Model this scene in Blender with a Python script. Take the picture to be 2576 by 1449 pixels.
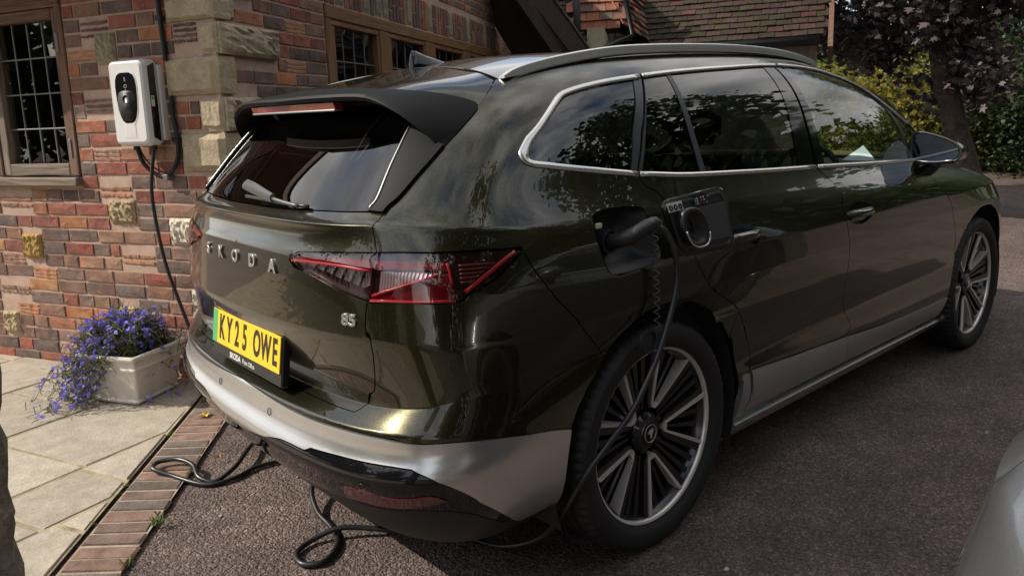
import bpy, bmesh, math, random
import numpy as np
from mathutils import Vector, Matrix, geometry
random.seed(7); np.random.seed(7)
D = bpy.data
scn = bpy.context.scene
for o in list(D.objects): D.objects.remove(o)
col = scn.collection
R = math.radians

# ------------------------------------------------------------------ camera
cam_d = D.cameras.new('camera'); cam = D.objects.new('camera', cam_d); col.objects.link(cam)
CAM = Vector((-1.7979, -2.3149, 1.3729))
yaw, pitch, roll = 0.8537, -0.1629, -0.0368
fwd = Vector((math.cos(yaw)*math.cos(pitch), math.sin(yaw)*math.cos(pitch), math.sin(pitch)))
rt = Vector((math.sin(yaw), -math.cos(yaw), 0)); up = rt.cross(fwd)
rt2 = rt*math.cos(roll)+up*math.sin(roll); up2 = -rt*math.sin(roll)+up*math.cos(roll)
cam.matrix_world = Matrix(((rt2.x, up2.x, -fwd.x, CAM.x), (rt2.y, up2.y, -fwd.y, CAM.y), (rt2.z, up2.z, -fwd.z, CAM.z), (0, 0, 0, 1)))
cam_d.sensor_width = 36; cam_d.lens = 1917.6/2576*36; cam_d.shift_y = -124.5/2576
cam_d.clip_start = .05; cam_d.clip_end = 500
scn.camera = cam

# ------------------------------------------------------------------ sky, sun, exposure
SUN = Vector((-.95, .78, 1.0)).normalized()
W = D.worlds.new('World'); scn.world = W; W.use_nodes = True
nt = W.node_tree; nt.nodes.clear()
def wn(t, **k):
    n = nt.nodes.new(t)
    for a, b in k.items(): setattr(n, a, b)
    return n
sky = wn('ShaderNodeTexSky', sky_type='NISHITA', sun_disc=False)
sky.sun_elevation = math.asin(SUN.z); sky.sun_rotation = math.atan2(SUN.x, SUN.y)
tc = wn('ShaderNodeTexCoord')
mp = wn('ShaderNodeMapping'); mp.inputs['Scale'].default_value = (1, 1, 2.4); mp.inputs['Location'].default_value = (3.1, 1.7, .9)
nz = wn('ShaderNodeTexNoise'); nz.inputs['Scale'].default_value = 2.1; nz.inputs['Detail'].default_value = 7; nz.inputs['Roughness'].default_value = .58
nz2 = wn('ShaderNodeTexNoise'); nz2.inputs['Scale'].default_value = 3.3; nz2.inputs['Detail'].default_value = 6
rp = wn('ShaderNodeValToRGB'); rp.color_ramp.elements[0].position = .36; rp.color_ramp.elements[1].position = .56
rp2 = wn('ShaderNodeValToRGB')
rp2.color_ramp.elements[0].position = .30; rp2.color_ramp.elements[0].color = (2.3, 2.3, 2.4, 1)
rp2.color_ramp.elements[1].position = .68; rp2.color_ramp.elements[1].color = (9.0, 8.8, 8.6, 1)
mx = wn('ShaderNodeMixRGB'); bg = wn('ShaderNodeBackground'); ow = wn('ShaderNodeOutputWorld')
bg.inputs['Strength'].default_value = .145
L = nt.links.new
L(tc.outputs['Generated'], mp.inputs['Vector']); L(mp.outputs[0], nz.inputs['Vector']); L(mp.outputs[0], nz2.inputs['Vector'])
L(nz.outputs[0], rp.inputs[0]); L(nz2.outputs[0], rp2.inputs[0])
L(rp.outputs[0], mx.inputs[0]); L(sky.outputs[0], mx.inputs[1]); L(rp2.outputs[0], mx.inputs[2])
L(mx.outputs[0], bg.inputs['Color']); L(bg.outputs[0], ow.inputs['Surface'])
sl = D.lights.new('sun', 'SUN'); sl.energy = 3.9; sl.angle = R(.55); sl.color = (1, .92, .80)
so = D.objects.new('sun', sl); col.objects.link(so); so.rotation_euler = (-SUN).to_track_quat('-Z', 'Y').to_euler(); so.location = (-6, 6, 12)
scn.view_settings.view_transform = 'Standard'; scn.view_settings.look = 'None'
scn.view_settings.exposure = .55; scn.view_settings.gamma = 1
scn.render.engine = 'CYCLES'
scn.cycles.max_bounces = 8; scn.cycles.transparent_max_bounces = 16

# ------------------------------------------------------------------ helpers
def tag(o, label, cat, group=None):
    o['label'] = label; o['category'] = cat
    if group: o['group'] = group
    return o
def struct(o): o['kind'] = 'structure'; return o
def link(name, me, parent=None, mat=None):
    o = D.objects.new(name, me); col.objects.link(o)
    if mat is not None:
        if me.materials: me.materials[0] = mat
        else: me.materials.append(mat)
    if parent is not None: setp(o, parent)
    return o
WM = {}
def setp(o, parent):
    o.parent = parent; o.matrix_parent_inverse = wm(parent).inverted()
def wm(o):
    return WM.get(o.name, Matrix())
def empty(name, loc=(0, 0, 0), rz=0.):
    o = D.objects.new(name, None); col.objects.link(o); place(o, Matrix.Translation(loc) @ Matrix.Rotation(rz, 4, 'Z'))
    o.empty_display_size = .1
    return o
def place(o, M):
    o.matrix_world = M; WM[o.name] = M.copy(); return o
def mesh(name, v, f, smooth=False):
    me = D.meshes.new(name); me.from_pydata([tuple(map(float, p)) for p in v], [], f); me.update()
    if smooth: me.polygons.foreach_set('use_smooth', np.ones(len(me.polygons), bool))
    return me
def fast_mesh(name, V, F, smooth=False):
    """V (n,3) array, F (m,k) array"""
    V = np.asarray(V, np.float32); F = np.asarray(F, np.int32); k = F.shape[1]
    me = D.meshes.new(name); me.vertices.add(len(V)); me.vertices.foreach_set('co', V.ravel())
    me.loops.add(F.size); me.loops.foreach_set('vertex_index', F.ravel())
    me.polygons.add(len(F)); me.polygons.foreach_set('loop_start', np.arange(0, F.size, k, dtype=np.int32))
    me.update(calc_edges=True); me.validate()
    if smooth: me.polygons.foreach_set('use_smooth', np.ones(len(me.polygons), bool))
    return me
def box(name, lo, hi, mat, parent=None, bevel=0., seg=2, M=None):
    bm = bmesh.new(); bmesh.ops.create_cube(bm, size=1)
    lo = Vector(lo); hi = Vector(hi)
    for v in bm.verts: v.co = Vector((lo[i]+(v.co[i]+.5)*(hi[i]-lo[i]) for i in range(3)))
    if bevel: bmesh.ops.bevel(bm, geom=bm.edges[:], offset=bevel, segments=seg, profile=.6, affect='EDGES')
    if M is not None: bmesh.ops.transform(bm, matrix=M, verts=bm.verts)
    me = D.meshes.new(name); bm.to_mesh(me); bm.free()
    return link(name, me, parent, mat)
def loft(name, rings, mat, parent=None, close_u=True, caps=True, smooth=True):
    """rings: list of equally long point lists"""
    n = len(rings[0]); V = [p for r in rings for p in r]; F = []
    for i in range(len(rings)-1):
        for j in range(n if close_u else n-1):
            a = i*n+j; b = i*n+(j+1) % n; F.append((a, b, b+n, a+n))
    if caps and close_u: F.append(tuple(range(n-1, -1, -1))); F.append(tuple(range((len(rings)-1)*n, len(rings)*n)))
    me = mesh(name, V, F, smooth)
    return link(name, me, parent, mat)
def catmull(P, n=8, closed=False):
    P = [np.asarray(p, float) for p in P]; out = []; N = len(P)
    if N == 2: return [P[0]+(P[1]-P[0])*t for t in np.linspace(0, 1, n+1)]
    rng = range(N if closed else N-1)
    for i in rng:
        p1 = P[i]; p2 = P[(i+1) % N]
        p0 = P[(i-1) % N] if (closed or i > 0) else 2*p1-p2
        p3 = P[(i+2) % N] if (closed or i < N-2) else 2*p2-p1
        d1 = max(np.linalg.norm(p1-p0), 1e-6)**.5; d2 = max(np.linalg.norm(p2-p1), 1e-6)**.5; d3 = max(np.linalg.norm(p3-p2), 1e-6)**.5
        m1 = d2*((p1-p0)/d1-(p2-p0)/(d1+d2)+(p2-p1)/d2); m2 = d2*((p2-p1)/d2-(p3-p1)/(d2+d3)+(p3-p2)/d3)
        for t in np.arange(n)/n:
            out.append((2*t**3-3*t**2+1)*p1+(t**3-2*t**2+t)*m1+(-2*t**3+3*t**2)*p2+(t**3-t**2)*m2)
    if not closed: out.append(P[-1])
    return out
def tube(name, P, r, mat, parent=None, n=10, seg=8, smooth_path=True, closed=False):
    Q = catmull(P, n, closed) if smooth_path else [np.asarray(p, float) for p in P]
    Q = [Vector(q) for q in Q]; N = len(Q); rings = []
    rad = r if callable(r) else (lambda t: r)
    nrm = None
    for i, q in enumerate(Q):
        if closed: t = (Q[(i+1) % N]-Q[i-1]).normalized()
        else: t = (Q[min(i+1, N-1)]-Q[max(i-1, 0)]).normalized()
        if nrm is None: nrm = t.orthogonal().normalized()
        nrm = (nrm-t*nrm.dot(t)).normalized(); b = t.cross(nrm); rr = rad(i/(N-1))
        rings.append([q+(nrm*math.cos(a)+b*math.sin(a))*rr for a in np.linspace(0, 2*math.pi, seg, endpoint=False)])
    if closed: rings.append(rings[0])
    return loft(name, rings, mat, parent, caps=not closed)
# ---- node materials
def nmat(name):
    m = D.materials.new(name); m.use_nodes = True; t = m.node_tree; b = t.nodes['Principled BSDF']; return m, t, b
def node(t, ty, **k):
    n = t.nodes.new(ty)
    for a, v in k.items():
        if a in n.inputs: n.inputs[a].default_value = v
        else: setattr(n, a, v)
    return n
def simple(name, c, rough=.5, metal=0., coat=0., coatr=.03, spec=None, noise=0., nscale=20, bump=0., bscale=200, bdist=.002):
    m, t, b = nmat(name); b.inputs['Base Color'].default_value = (*c, 1); b.inputs['Roughness'].default_value = rough; b.inputs['Metallic'].default_value = metal
    b.inputs['Coat Weight'].default_value = coat; b.inputs['Coat Roughness'].default_value = coatr
    if spec is not None: b.inputs['Specular IOR Level'].default_value = spec
    if noise or bump:
        tc = node(t, 'ShaderNodeTexCoord')
    if noise:
        n = node(t, 'ShaderNodeTexNoise'); n.inputs['Scale'].default_value = nscale; n.inputs['Detail'].default_value = 5
        t.links.new(tc.outputs['Object'], n.inputs['Vector'])
        r = node(t, 'ShaderNodeValToRGB'); r.color_ramp.elements[0].position = .3; r.color_ramp.elements[1].position = .7
        r.color_ramp.elements[0].color = (*[x*(1-noise) for x in c], 1); r.color_ramp.elements[1].color = (*[min(1, x*(1+noise)) for x in c], 1)
        t.links.new(n.outputs[0], r.inputs[0]); t.links.new(r.outputs[0], b.inputs['Base Color'])
    if bump:
        n = node(t, 'ShaderNodeTexNoise'); n.inputs['Scale'].default_value = bscale; n.inputs['Detail'].default_value = 4
        t.links.new(tc.outputs['Object'], n.inputs['Vector'])
        bp = node(t, 'ShaderNodeBump'); bp.inputs['Strength'].default_value = bump; bp.inputs['Distance'].default_value = bdist
        t.links.new(n.outputs[0], bp.inputs['Height']); t.links.new(bp.outputs[0], b.inputs['Normal'])
    return m
def glass(name, tint, rough=.0, ior=1.5, refl=(1, 1, 1)):
    m, t, b = nmat(name); t.nodes.remove(b); out = t.nodes['Material Output']
    tr = node(t, 'ShaderNodeBsdfTransparent'); tr.inputs[0].default_value = (*tint, 1)
    gl = node(t, 'ShaderNodeBsdfGlossy'); gl.inputs['Color'].default_value = (*refl, 1); gl.inputs['Roughness'].default_value = rough
    ms = node(t, 'ShaderNodeMixShader'); f0 = ((ior-1)/(ior+1))**2*1.9      # two faces of the sheet
    lw = node(t, 'ShaderNodeLayerWeight'); lw.inputs['Blend'].default_value = .5
    pw = node(t, 'ShaderNodeMath', operation='POWER'); pw.inputs[1].default_value = 5
    fr = node(t, 'ShaderNodeMath', operation='MULTIPLY_ADD'); fr.inputs[1].default_value = 1-f0; fr.inputs[2].default_value = f0
    t.links.new(lw.outputs['Facing'], pw.inputs[0]); t.links.new(pw.outputs[0], fr.inputs[0])
    t.links.new(fr.outputs[0], ms.inputs[0]); t.links.new(tr.outputs[0], ms.inputs[1]); t.links.new(gl.outputs[0], ms.inputs[2])
    t.links.new(ms.outputs[0], out.inputs['Surface'])
    return m
def text_mesh(s, size, depth, bevel=0., align='CENTER', squash=1., weight=0.):
    c = D.curves.new('t', 'FONT'); c.body = s; c.size = size; c.extrude = depth; c.bevel_depth = bevel; c.align_x = align; c.align_y = 'CENTER'; c.resolution_u = 4; c.offset = weight
    o = D.objects.new('t', c); col.objects.link(o)
    dg = bpy.context.evaluated_depsgraph_get(); dg.update()
    me = D.meshes.new_from_object(o.evaluated_get(dg)); D.objects.remove(o); D.curves.remove(c)
    for v in me.vertices: v.co.x *= squash
    return me

# ------------------------------------------------------------------ materials of the place
def stone_mat(name, base, var=.25, rough=.9, bump=.5, bscale=60, bdist=.006, objcol=False, spots=0., kiln=0.):
    """mottled stone / fired clay; with objcol the colour comes from each piece's own object colour"""
    m, t, b = nmat(name); ln = t.links.new
    tc = node(t, 'ShaderNodeTexCoord'); oi = node(t, 'ShaderNodeObjectInfo')
    ad = node(t, 'ShaderNodeVectorMath', operation='ADD'); ml = node(t, 'ShaderNodeMath', operation='MULTIPLY'); ml.inputs[1].default_value = 37
    ln(oi.outputs['Random'], ml.inputs[0]); geo = node(t, 'ShaderNodeNewGeometry'); ln(geo.outputs['Position'], ad.inputs[0])
    cmb = node(t, 'ShaderNodeCombineXYZ'); ln(ml.outputs[0], cmb.inputs[0]); ln(cmb.outputs[0], ad.inputs[1])
    n1 = node(t, 'ShaderNodeTexNoise'); n1.inputs['Scale'].default_value = 14; n1.inputs['Detail'].default_value = 6; ln(ad.outputs[0], n1.inputs['Vector'])
    n2 = node(t, 'ShaderNodeTexNoise'); n2.inputs['Scale'].default_value = bscale; n2.inputs['Detail'].default_value = 6; n2.inputs['Roughness'].default_value = .65; ln(ad.outputs[0], n2.inputs['Vector'])
    r1 = node(t, 'ShaderNodeMapRange'); r1.inputs[1].default_value = .3; r1.inputs[2].default_value = .7; r1.inputs[3].default_value = 1-var; r1.inputs[4].default_value = 1+var; ln(n1.outputs[0], r1.inputs[0])
    r2 = node(t, 'ShaderNodeMapRange'); r2.inputs[1].default_value = .3; r2.inputs[2].default_value = .7; r2.inputs[3].default_value = .82; r2.inputs[4].default_value = 1.15; ln(n2.outputs[0], r2.inputs[0])
    mu = node(t, 'ShaderNodeMath', operation='MULTIPLY'); ln(r1.outputs[0], mu.inputs[0]); ln(r2.outputs[0], mu.inputs[1])
    sc = node(t, 'ShaderNodeVectorMath', operation='SCALE')
    if objcol == 'attr':
        at = node(t, 'ShaderNodeAttribute', attribute_name='Col'); ln(at.outputs['Color'], sc.inputs[0])
    elif objcol: ln(oi.outputs['Color'], sc.inputs[0])
    else: sc.inputs[0].default_value = base
    ln(mu.outputs[0], sc.inputs['Scale'])
    last = sc.outputs[0]
    if objcol:                                       # kiln shading: part of each piece burnt to another tone
        n4 = node(t, 'ShaderNodeTexNoise'); n4.inputs['Scale'].default_value = 9; n4.inputs['Detail'].default_value = 3; ln(ad.outputs[0], n4.inputs['Vector'])
        r4 = node(t, 'ShaderNodeMapRange'); r4.inputs[1].default_value = .50; r4.inputs[2].default_value = .62; r4.inputs[4].default_value = kiln; ln(n4.outputs[0], r4.inputs[0])
        m4 = node(t, 'ShaderNodeMixRGB', blend_type='MULTIPLY'); m4.inputs[2].default_value = (1.28, .90, .80, 1); ln(r4.outputs[0], m4.inputs[0]); ln(last, m4.inputs[1]); last = m4.outputs[0]
    if spots:
        n3 = node(t, 'ShaderNodeTexNoise'); n3.inputs['Scale'].default_value = 33; n3.inputs['Detail'].default_value = 8; n3.inputs['Roughness'].default_value = .7; ln(ad.outputs[0], n3.inputs['Vector'])
        r3 = node(t, 'ShaderNodeMapRange'); r3.inputs[1].default_value = .60; r3.inputs[2].default_value = .70; ln(n3.outputs[0], r3.inputs[0])
        m3 = node(t, 'ShaderNodeMath', operation='MULTIPLY'); m3.inputs[1].default_value = spots; ln(r3.outputs[0], m3.inputs[0])
        mx = node(t, 'ShaderNodeMixRGB'); mx.inputs[2].default_value = (.42, .34, .28, 1); ln(m3.outputs[0], mx.inputs[0]); ln(last, mx.inputs[1]); last = mx.outputs[0]
    ln(last, b.inputs['Base Color']); b.inputs['Roughness'].default_value = rough; b.inputs['Specular IOR Level'].default_value = .25
    bp = node(t, 'ShaderNodeBump'); bp.inputs['Strength'].default_value = bump; bp.inputs['Distance'].default_value = bdist
    ln(n2.outputs[0], bp.inputs['Height']); ln(bp.outputs[0], b.inputs['Normal'])
    return m
M_brick = stone_mat('fired_brick', None, .25, .88, .7, 80, .005, objcol=True, spots=.6, kiln=.6)
M_brick_joined = stone_mat('fired_brick_far', None, .22, .88, .55, 90, .004, objcol='attr', spots=.5)
M_edge = stone_mat('edging_brick', None, .28, .9, .8, 80, .005, objcol=True, spots=.35)
M_mortar = stone_mat('mortar', (.46, .325, .255), .12, .95, .7, 160, .003)
M_sand = stone_mat('sandstone', None, .16, .92, .75, 70, .007, objcol=True)
M_slab = stone_mat('paving_slab', None, .15, .85, .8, 95, .005, objcol=True)
M_soil = stone_mat('joint_grit', (.30, .245, .155), .35, .95, .8, 120, .004)
def wood_mat(name, c1, c2, rough=.7, sc=(1.2, 26, 26)):
    m, t, b = nmat(name); ln = t.links.new
    tc = node(t, 'ShaderNodeTexCoord'); mp = node(t, 'ShaderNodeMapping'); mp.inputs['Scale'].default_value = sc; ln(tc.outputs['Object'], mp.inputs[0])
    n = node(t, 'ShaderNodeTexNoise'); n.inputs['Scale'].default_value = 3; n.inputs['Detail'].default_value = 8; n.inputs['Distortion'].default_value = .8; ln(mp.outputs[0], n.inputs['Vector'])
    r = node(t, 'ShaderNodeValToRGB'); r.color_ramp.elements[0].position = .33; r.color_ramp.elements[1].position = .68
    r.color_ramp.elements[0].color = (*c1, 1); r.color_ramp.elements[1].color = (*c2, 1); ln(n.outputs[0], r.inputs[0]); ln(r.outputs[0], b.inputs['Base Color'])
    b.inputs['Roughness'].default_value = rough
    bp = node(t, 'ShaderNodeBump'); bp.inputs['Strength'].default_value = .5; bp.inputs['Distance'].default_value = .003; ln(n.outputs[0], bp.inputs['Height']); ln(bp.outputs[0], b.inputs['Normal'])
    return m
M_oldwood = wood_mat('weathered_timber', (.085, .042, .027), (.20, .112, .070), .8)
M_greywood = wood_mat('greyed_timber', (.10, .075, .055), (.27, .21, .16), .85)
M_oak = wood_mat('oak', (.13, .062, .024), (.30, .16, .066), .55)
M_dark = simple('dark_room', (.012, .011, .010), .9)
M_lead = simple('lead_came', (.16, .165, .17), .55, .3)
M_blackpl = simple('black_plastic', (.012, .012, .013), .42)
M_pane = glass('old_window_glass', (.62, .66, .63), .004)

# ------------------------------------------------------------------ ground
def asphalt_mat():
    m, t, b = nmat('asphalt'); ln = t.links.new
    geo = node(t, 'ShaderNodeNewGeometry'); P = geo.outputs['Position']
    v = node(t, 'ShaderNodeTexVoronoi'); v.inputs['Scale'].default_value = 135; ln(P, v.inputs['Vector'])
    v2 = node(t, 'ShaderNodeTexVoronoi'); v2.inputs['Scale'].default_value = 62; ln(P, v2.inputs['Vector'])
    n = node(t, 'ShaderNodeTexNoise'); n.inputs['Scale'].default_value = 1.3; n.inputs['Detail'].default_value = 5; ln(P, n.inputs['Vector'])
    rp = node(t, 'ShaderNodeValToRGB'); e = rp.color_ramp.elements
    e[0].position = 0; e[0].color = (.085, .064, .056, 1); e[1].position = 1; e[1].color = (.27, .198, .168, 1)
    for p_, c in ((.3, (.105, .079, .068)), (.62, (.138, .102, .088)), (.88, (.185, .138, .118))): k = e.new(p_); k.color = (*c, 1)
    sx = node(t, 'ShaderNodeSeparateColor'); ln(v.outputs['Color'], sx.inputs[0]); ln(sx.outputs[0], rp.inputs[0])
    r = node(t, 'ShaderNodeMapRange'); r.inputs[1].default_value = .3; r.inputs[2].default_value = .7; r.inputs[3].default_value = .70; r.inputs[4].default_value = 1.25; ln(n.outputs[0], r.inputs[0])
    n5 = node(t, 'ShaderNodeTexNoise'); n5.inputs['Scale'].default_value = 5.5; n5.inputs['Detail'].default_value = 7; n5.inputs['Roughness'].default_value = .7; ln(P, n5.inputs['Vector'])
    r5 = node(t, 'ShaderNodeMapRange'); r5.inputs[1].default_value = .34; r5.inputs[2].default_value = .60; r5.inputs[3].default_value = .74; r5.inputs[4].default_value = 1.08; ln(n5.outputs[0], r5.inputs[0])
    m5 = node(t, 'ShaderNodeMath', operation='MULTIPLY'); ln(r.outputs[0], m5.inputs[0]); ln(r5.outputs[0], m5.inputs[1]); r = m5
    # dark binder between the stones
    rd = node(t, 'ShaderNodeMapRange'); rd.inputs[1].default_value = .35; rd.inputs[2].default_value = .75; rd.inputs[3].default_value = 1.1; rd.inputs[4].default_value = .6; ln(v.outputs['Distance'], rd.inputs[0])
    mu = node(t, 'ShaderNodeMath', operation='MULTIPLY'); ln(r.outputs[0], mu.inputs[0]); ln(rd.outputs[0], mu.inputs[1])
    sc = node(t, 'ShaderNodeVectorMath', operation='SCALE'); ln(rp.outputs[0], sc.inputs[0]); ln(mu.outputs[0], sc.inputs['Scale']); ln(sc.outputs[0], b.inputs['Base Color'])
    b.inputs['Roughness'].default_value = .86; b.inputs['Specular IOR Level'].default_value = .3
    iv = node(t, 'ShaderNodeMath', operation='SUBTRACT'); iv.inputs[0].default_value = 1; ln(v.outputs['Distance'], iv.inputs[1])
    ad = node(t, 'ShaderNodeMath', operation='ADD'); ln(iv.outputs[0], ad.inputs[0]); ln(v2.outputs['Distance'], ad.inputs[1])
    bp = node(t, 'ShaderNodeBump'); bp.inputs['Strength'].default_value = .9; bp.inputs['Distance'].default_value = .006; ln(ad.outputs[0], bp.inputs['Height']); ln(bp.outputs[0], b.inputs['Normal'])
    return m
M_asph = asphalt_mat()
g = struct(link('ground', mesh('ground', [(-150, -150, 0), (150, -150, 0), (150, 150, 0), (-150, 150, 0)], [(0, 1, 2, 3)]), None, M_asph))
M_grass = simple('grass', (.055, .085, .022), .95, noise=.45, nscale=7, bump=.8, bscale=40, bdist=.03)
# verge on the far side of the drive and lawn beyond
def poly(name, P, z, mat): return struct(link(name, mesh(name, [(x, y, z) for x, y in P], [tuple(range(len(P)))]), None, mat))
poly('lawn', [(-40, -9.3), (5, -9.6), (16, -7.5), (27, -2.0), (60, 4), (60, -60), (-40, -60)], .02, M_grass)
poly('verge', [(14.5, 1.6), (15.5, -3.2), (60, 4.5), (60, 60), (16, 40)], .02, M_grass)

# paving: joints run at 18.5 deg and 113 deg
PD = np.array([math.cos(R(18.5)), math.sin(R(18.5))]); QD = np.array([math.cos(R(113.2)), math.sin(R(113.2))])
O0 = np.array([-1.205, 1.012])            # a crossing of joints
ED = np.array([math.cos(R(54.2)), math.sin(R(54.2))]); E0 = np.array([-1.111, .784])   # kerb line of the paving
EN = np.array([ED[1], -ED[0]])            # towards the drive
def pq(a, b): return O0+PD*a+QD*b
bed = struct(link('paving_bed', mesh('paving_bed', [(*(E0+ED*-4-EN*.004), .021), (*(E0+ED*2.4-EN*.004), .021), (*(E0+ED*2.4-EN*6), .021), (*(E0+ED*-4-EN*6), .021)], [(0, 1, 2, 3)]), None, M_soil))
pav = struct(empty('paving'))
def clip_half(P, p0, n):
    """keep the side with (p-p0).n <= 0"""
    out = []
    for i in range(len(P)):
        a = P[i]; b = P[(i+1) % len(P)]; da = (a-p0)@n; db = (b-p0)@n
        if da <= 0: out.append(a)
        if da*db < 0: out.append(a+(b-a)*(da/(da-db)))
    return out
def slab(name, P, z, h, mat, parent, colr, jit=.004, dome=0.):
    c = sum(P)/len(P); n = len(P)
    lower = [(*p, z) for p in P]; edge = [(*(p), z+h-.006+random.uniform(-1, 1)*.002) for p in P]; top = [(*(c+(p-c)*(1-.009/max(.02, np.linalg.norm(p-c)))+np.random.uniform(-.0015, .0015, 2)), z+h+random.uniform(-1, 1)*.0015) for p in P]
    V = lower+edge+top+[(*c, z+h+dome)]; F = []
    for i in range(n):
        j = (i+1) % n; F += [(i, j, n+j, n+i), (n+i, n+j, 2*n+j, 2*n+i), (2*n+i, 2*n+j, 3*n)]
    o = link(name, mesh(name, V, F), parent, mat); o.color = (*colr, 1); return o
rows = [-1.93, -1.36, -.83, -.33, 0.02, .64, 1.27, 1.86, 2.5]
cuts = {0: [-1.9, -1.2, -.55, .1], 1: [-1.9, -1.25, -.62, -.16, .5], 2: [-1.7, -1.02, -.34, .18, .5], 3: [-1.8, -1.0, -.39, -.02, .55, 1.0], 4: [-1.75, -1.1, -.55, 0.0, .62, 1.2], 5: [-1.9, -1.2, -.62, -.08, .44, 1.1, 1.7], 6: [-1.6, -.9, -.29, .33, .9, 1.6], 7: [-1.8, -1.1, -.4, .25, .8, 1.5]}
gp = .0075
for i in range(len(rows)-1):
    cs = cuts[i]
    for j in range(len(cs)-1):
        P = [pq(cs[j]+gp, rows[i]+gp), pq(cs[j+1]-gp, rows[i]+gp), pq(cs[j+1]-gp, rows[i+1]-gp), pq(cs[j]+gp, rows[i+1]-gp)]
        P = [p+np.random.uniform(-.003, .003, 2) for p in P]
        P = clip_half(P, E0-EN*.012, EN)
        if len(P) < 3: continue
        # keep off the house
        if all(((p-np.array([-.361, 1.446]))@np.array([-.9008, -.4343])) < -.02 for p in P): continue
        k = random.uniform(.86, 1.08); slab('paving_slab', P, .006, .020+random.uniform(-.002, .002), M_slab, pav, (.385*k, .335*k, .268*k))
# brick edging
edg = struct(empty('brick_edging'))
bcol = [(.175, .108, .084), (.150, .102, .084), (.125, .098, .084), (.185, .118, .090), (.145, .105, .088)]
k = -1.75
struct(link('edging_bed', mesh('edging_bed', [(*(E0+ED*-2+EN*.012), .0145), (*(E0+ED*2.2+EN*.012), .0145), (*(E0+ED*2.2+EN*.212), .0145), (*(E0+ED*-2+EN*.212), .0145)], [(0, 1, 2, 3)]), None, stone_mat('edging_mortar', (.30, .25, .19), .3, .95, .8, 120, .004)))
while k < 2.1:
    w = .064+random.uniform(-.003, .003); sk = .30     # bricks lie a little askew to the kerb
    wob = random.uniform(-.006, .006)
    def e(a, b): return E0+ED*(a+sk*(b-.1)*-.35)+EN*b
    P = [e(k, .014+random.uniform(-.004, .004)), e(k, .213+wob), e(k+w, .213+wob+random.uniform(-.004, .004)), e(k+w, .014)]
    c = random.choice(bcol); f = random.uniform(.8, 1.15)
    slab('brick', P, .002, .0165+random.uniform(-.002, .002), M_edge, edg, tuple(x*f*1.15 for x in c))
    k += w+.0115

# ------------------------------------------------------------------ the house: two brick walls meeting at a stone quoin
K0 = Vector((-.361, 1.446, 0))
class WallF:
    def __init__(s, d, n):
        s.d = Vector(d); s.n = Vector(n); x = s.d if s.d.cross(s.n).z > 0 else -s.d
        s.sg = 1 if x is s.d else -1
        s.M = Matrix(((x.x, s.n.x, 0), (x.y, s.n.y, 0), (0, 0, 1)))
    def P(s, a, o, z): return K0+s.d*a+s.n*o+Vector((0, 0, z))
    def T(s, a, o, z, rot=0.):
        return Matrix.Translation(s.P(a, o, z)) @ s.M.to_4x4() @ Matrix.Rotation(rot, 4, 'Y')
WA = WallF((-.4343, .9008, 0), (-.9008, -.4343, 0)); WB = WallF((.81585, .57826, 0), (.57826, -.81585, 0))
def wbox(name, w, s0, s1, o0, o1, z0, z1, mat, parent=None, bevel=.004, rot=0., seg=1, vertical=False):
    h = ((s1-s0)/2, (o1-o0)/2, (z1-z0)/2); Mx = w.T((s0+s1)/2, (o0+o1)/2, (z0+z1)/2, rot)
    if vertical:                                   # run the grain upwards
        h = (h[2], h[1], h[0]); Mx = Mx @ Matrix.Rotation(R(90), 4, 'Y')
    o = box(name, [-x for x in h], h, mat, None, bevel, seg); place(o, Mx)
    if parent is not None: setp(o, parent)
    return o
# shared brick meshes, unit sized: x length, y depth (front +y), z height
def brick_mesh(i):
    rnd = random.Random(i); V = []; j = lambda a: rnd.uniform(-a, a)
    # back ring, shoulder ring, face ring (chipped corners)
    pts = [(-.5, -.5), (-.18, -.5), (.2, -.5), (.5, -.5), (.5, 0), (.5, .5), (.15, .5), (-.22, .5), (-.5, .5), (-.5, 0)]
    for x, z in pts: V.append((x, -.5, z))
    for x, z in pts: V.append((x*(1+j(.008)), .45+j(.025), z*(1+j(.03))))
    for x, z in pts: V.append((x*.972+j(.006), .495+j(.03), z*.91+j(.025)))
    n = len(pts); V += [(-.2, .5+j(.05), j(.1)), (.2, .5+j(.05), j(.1))]
    F = []
    for r in (0, n):
        for k in range(n): F.append((r+k, r+(k+1) % n, r+n+(k+1) % n, r+n+k))
    a, b = 3*n, 3*n+1; o = 2*n
    F += [(o+8, o+9, a), (o+9, o+0, a), (o+0, o+1, a), (o+1, o+2, b, a), (o+2, o+3, b), (o+3, o+4, b), (o+4, o+5, b), (o+5, o+6, b), (o+6, o+7, a, b), (o+7, o+8, a)]
    me = mesh('brick', V, F); me.materials.append(M_brick)
    bm = bmesh.new(); bm.from_mesh(me); bmesh.ops.recalc_face_normals(bm, faces=bm.faces); bm.to_mesh(me); bm.free(); return me
BR = [brick_mesh(i) for i in range(14)]
def sliver_mesh(i):
    rnd = random.Random(100+i); V = []; F = []; n = 7
    for k in range(n+1):
        x = -.5+k/n; zt = .5+rnd.uniform(-.28, .12); zb = -.5+rnd.uniform(-.12, .28); y = .5+rnd.uniform(-.04, .04)
        V += [(x, -.5, zb), (x, y, zb), (x, y, zt), (x, -.5, zt)]
    for k in range(n):
        for a in range(4): F.append((4*k+a, 4*k+(a+1) % 4, 4*k+4+(a+1) % 4, 4*k+4+a))
    F += [(0, 3, 2, 1), (4*n, 4*n+1, 4*n+2, 4*n+3)]
    me = mesh('tile_sliver', V, F); me.materials.append(M_brick)
    bm = bmesh.new(); bm.from_mesh(me); bmesh.ops.recalc_face_normals(bm, faces=bm.faces); bm.to_mesh(me); bm.free(); return me
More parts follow.
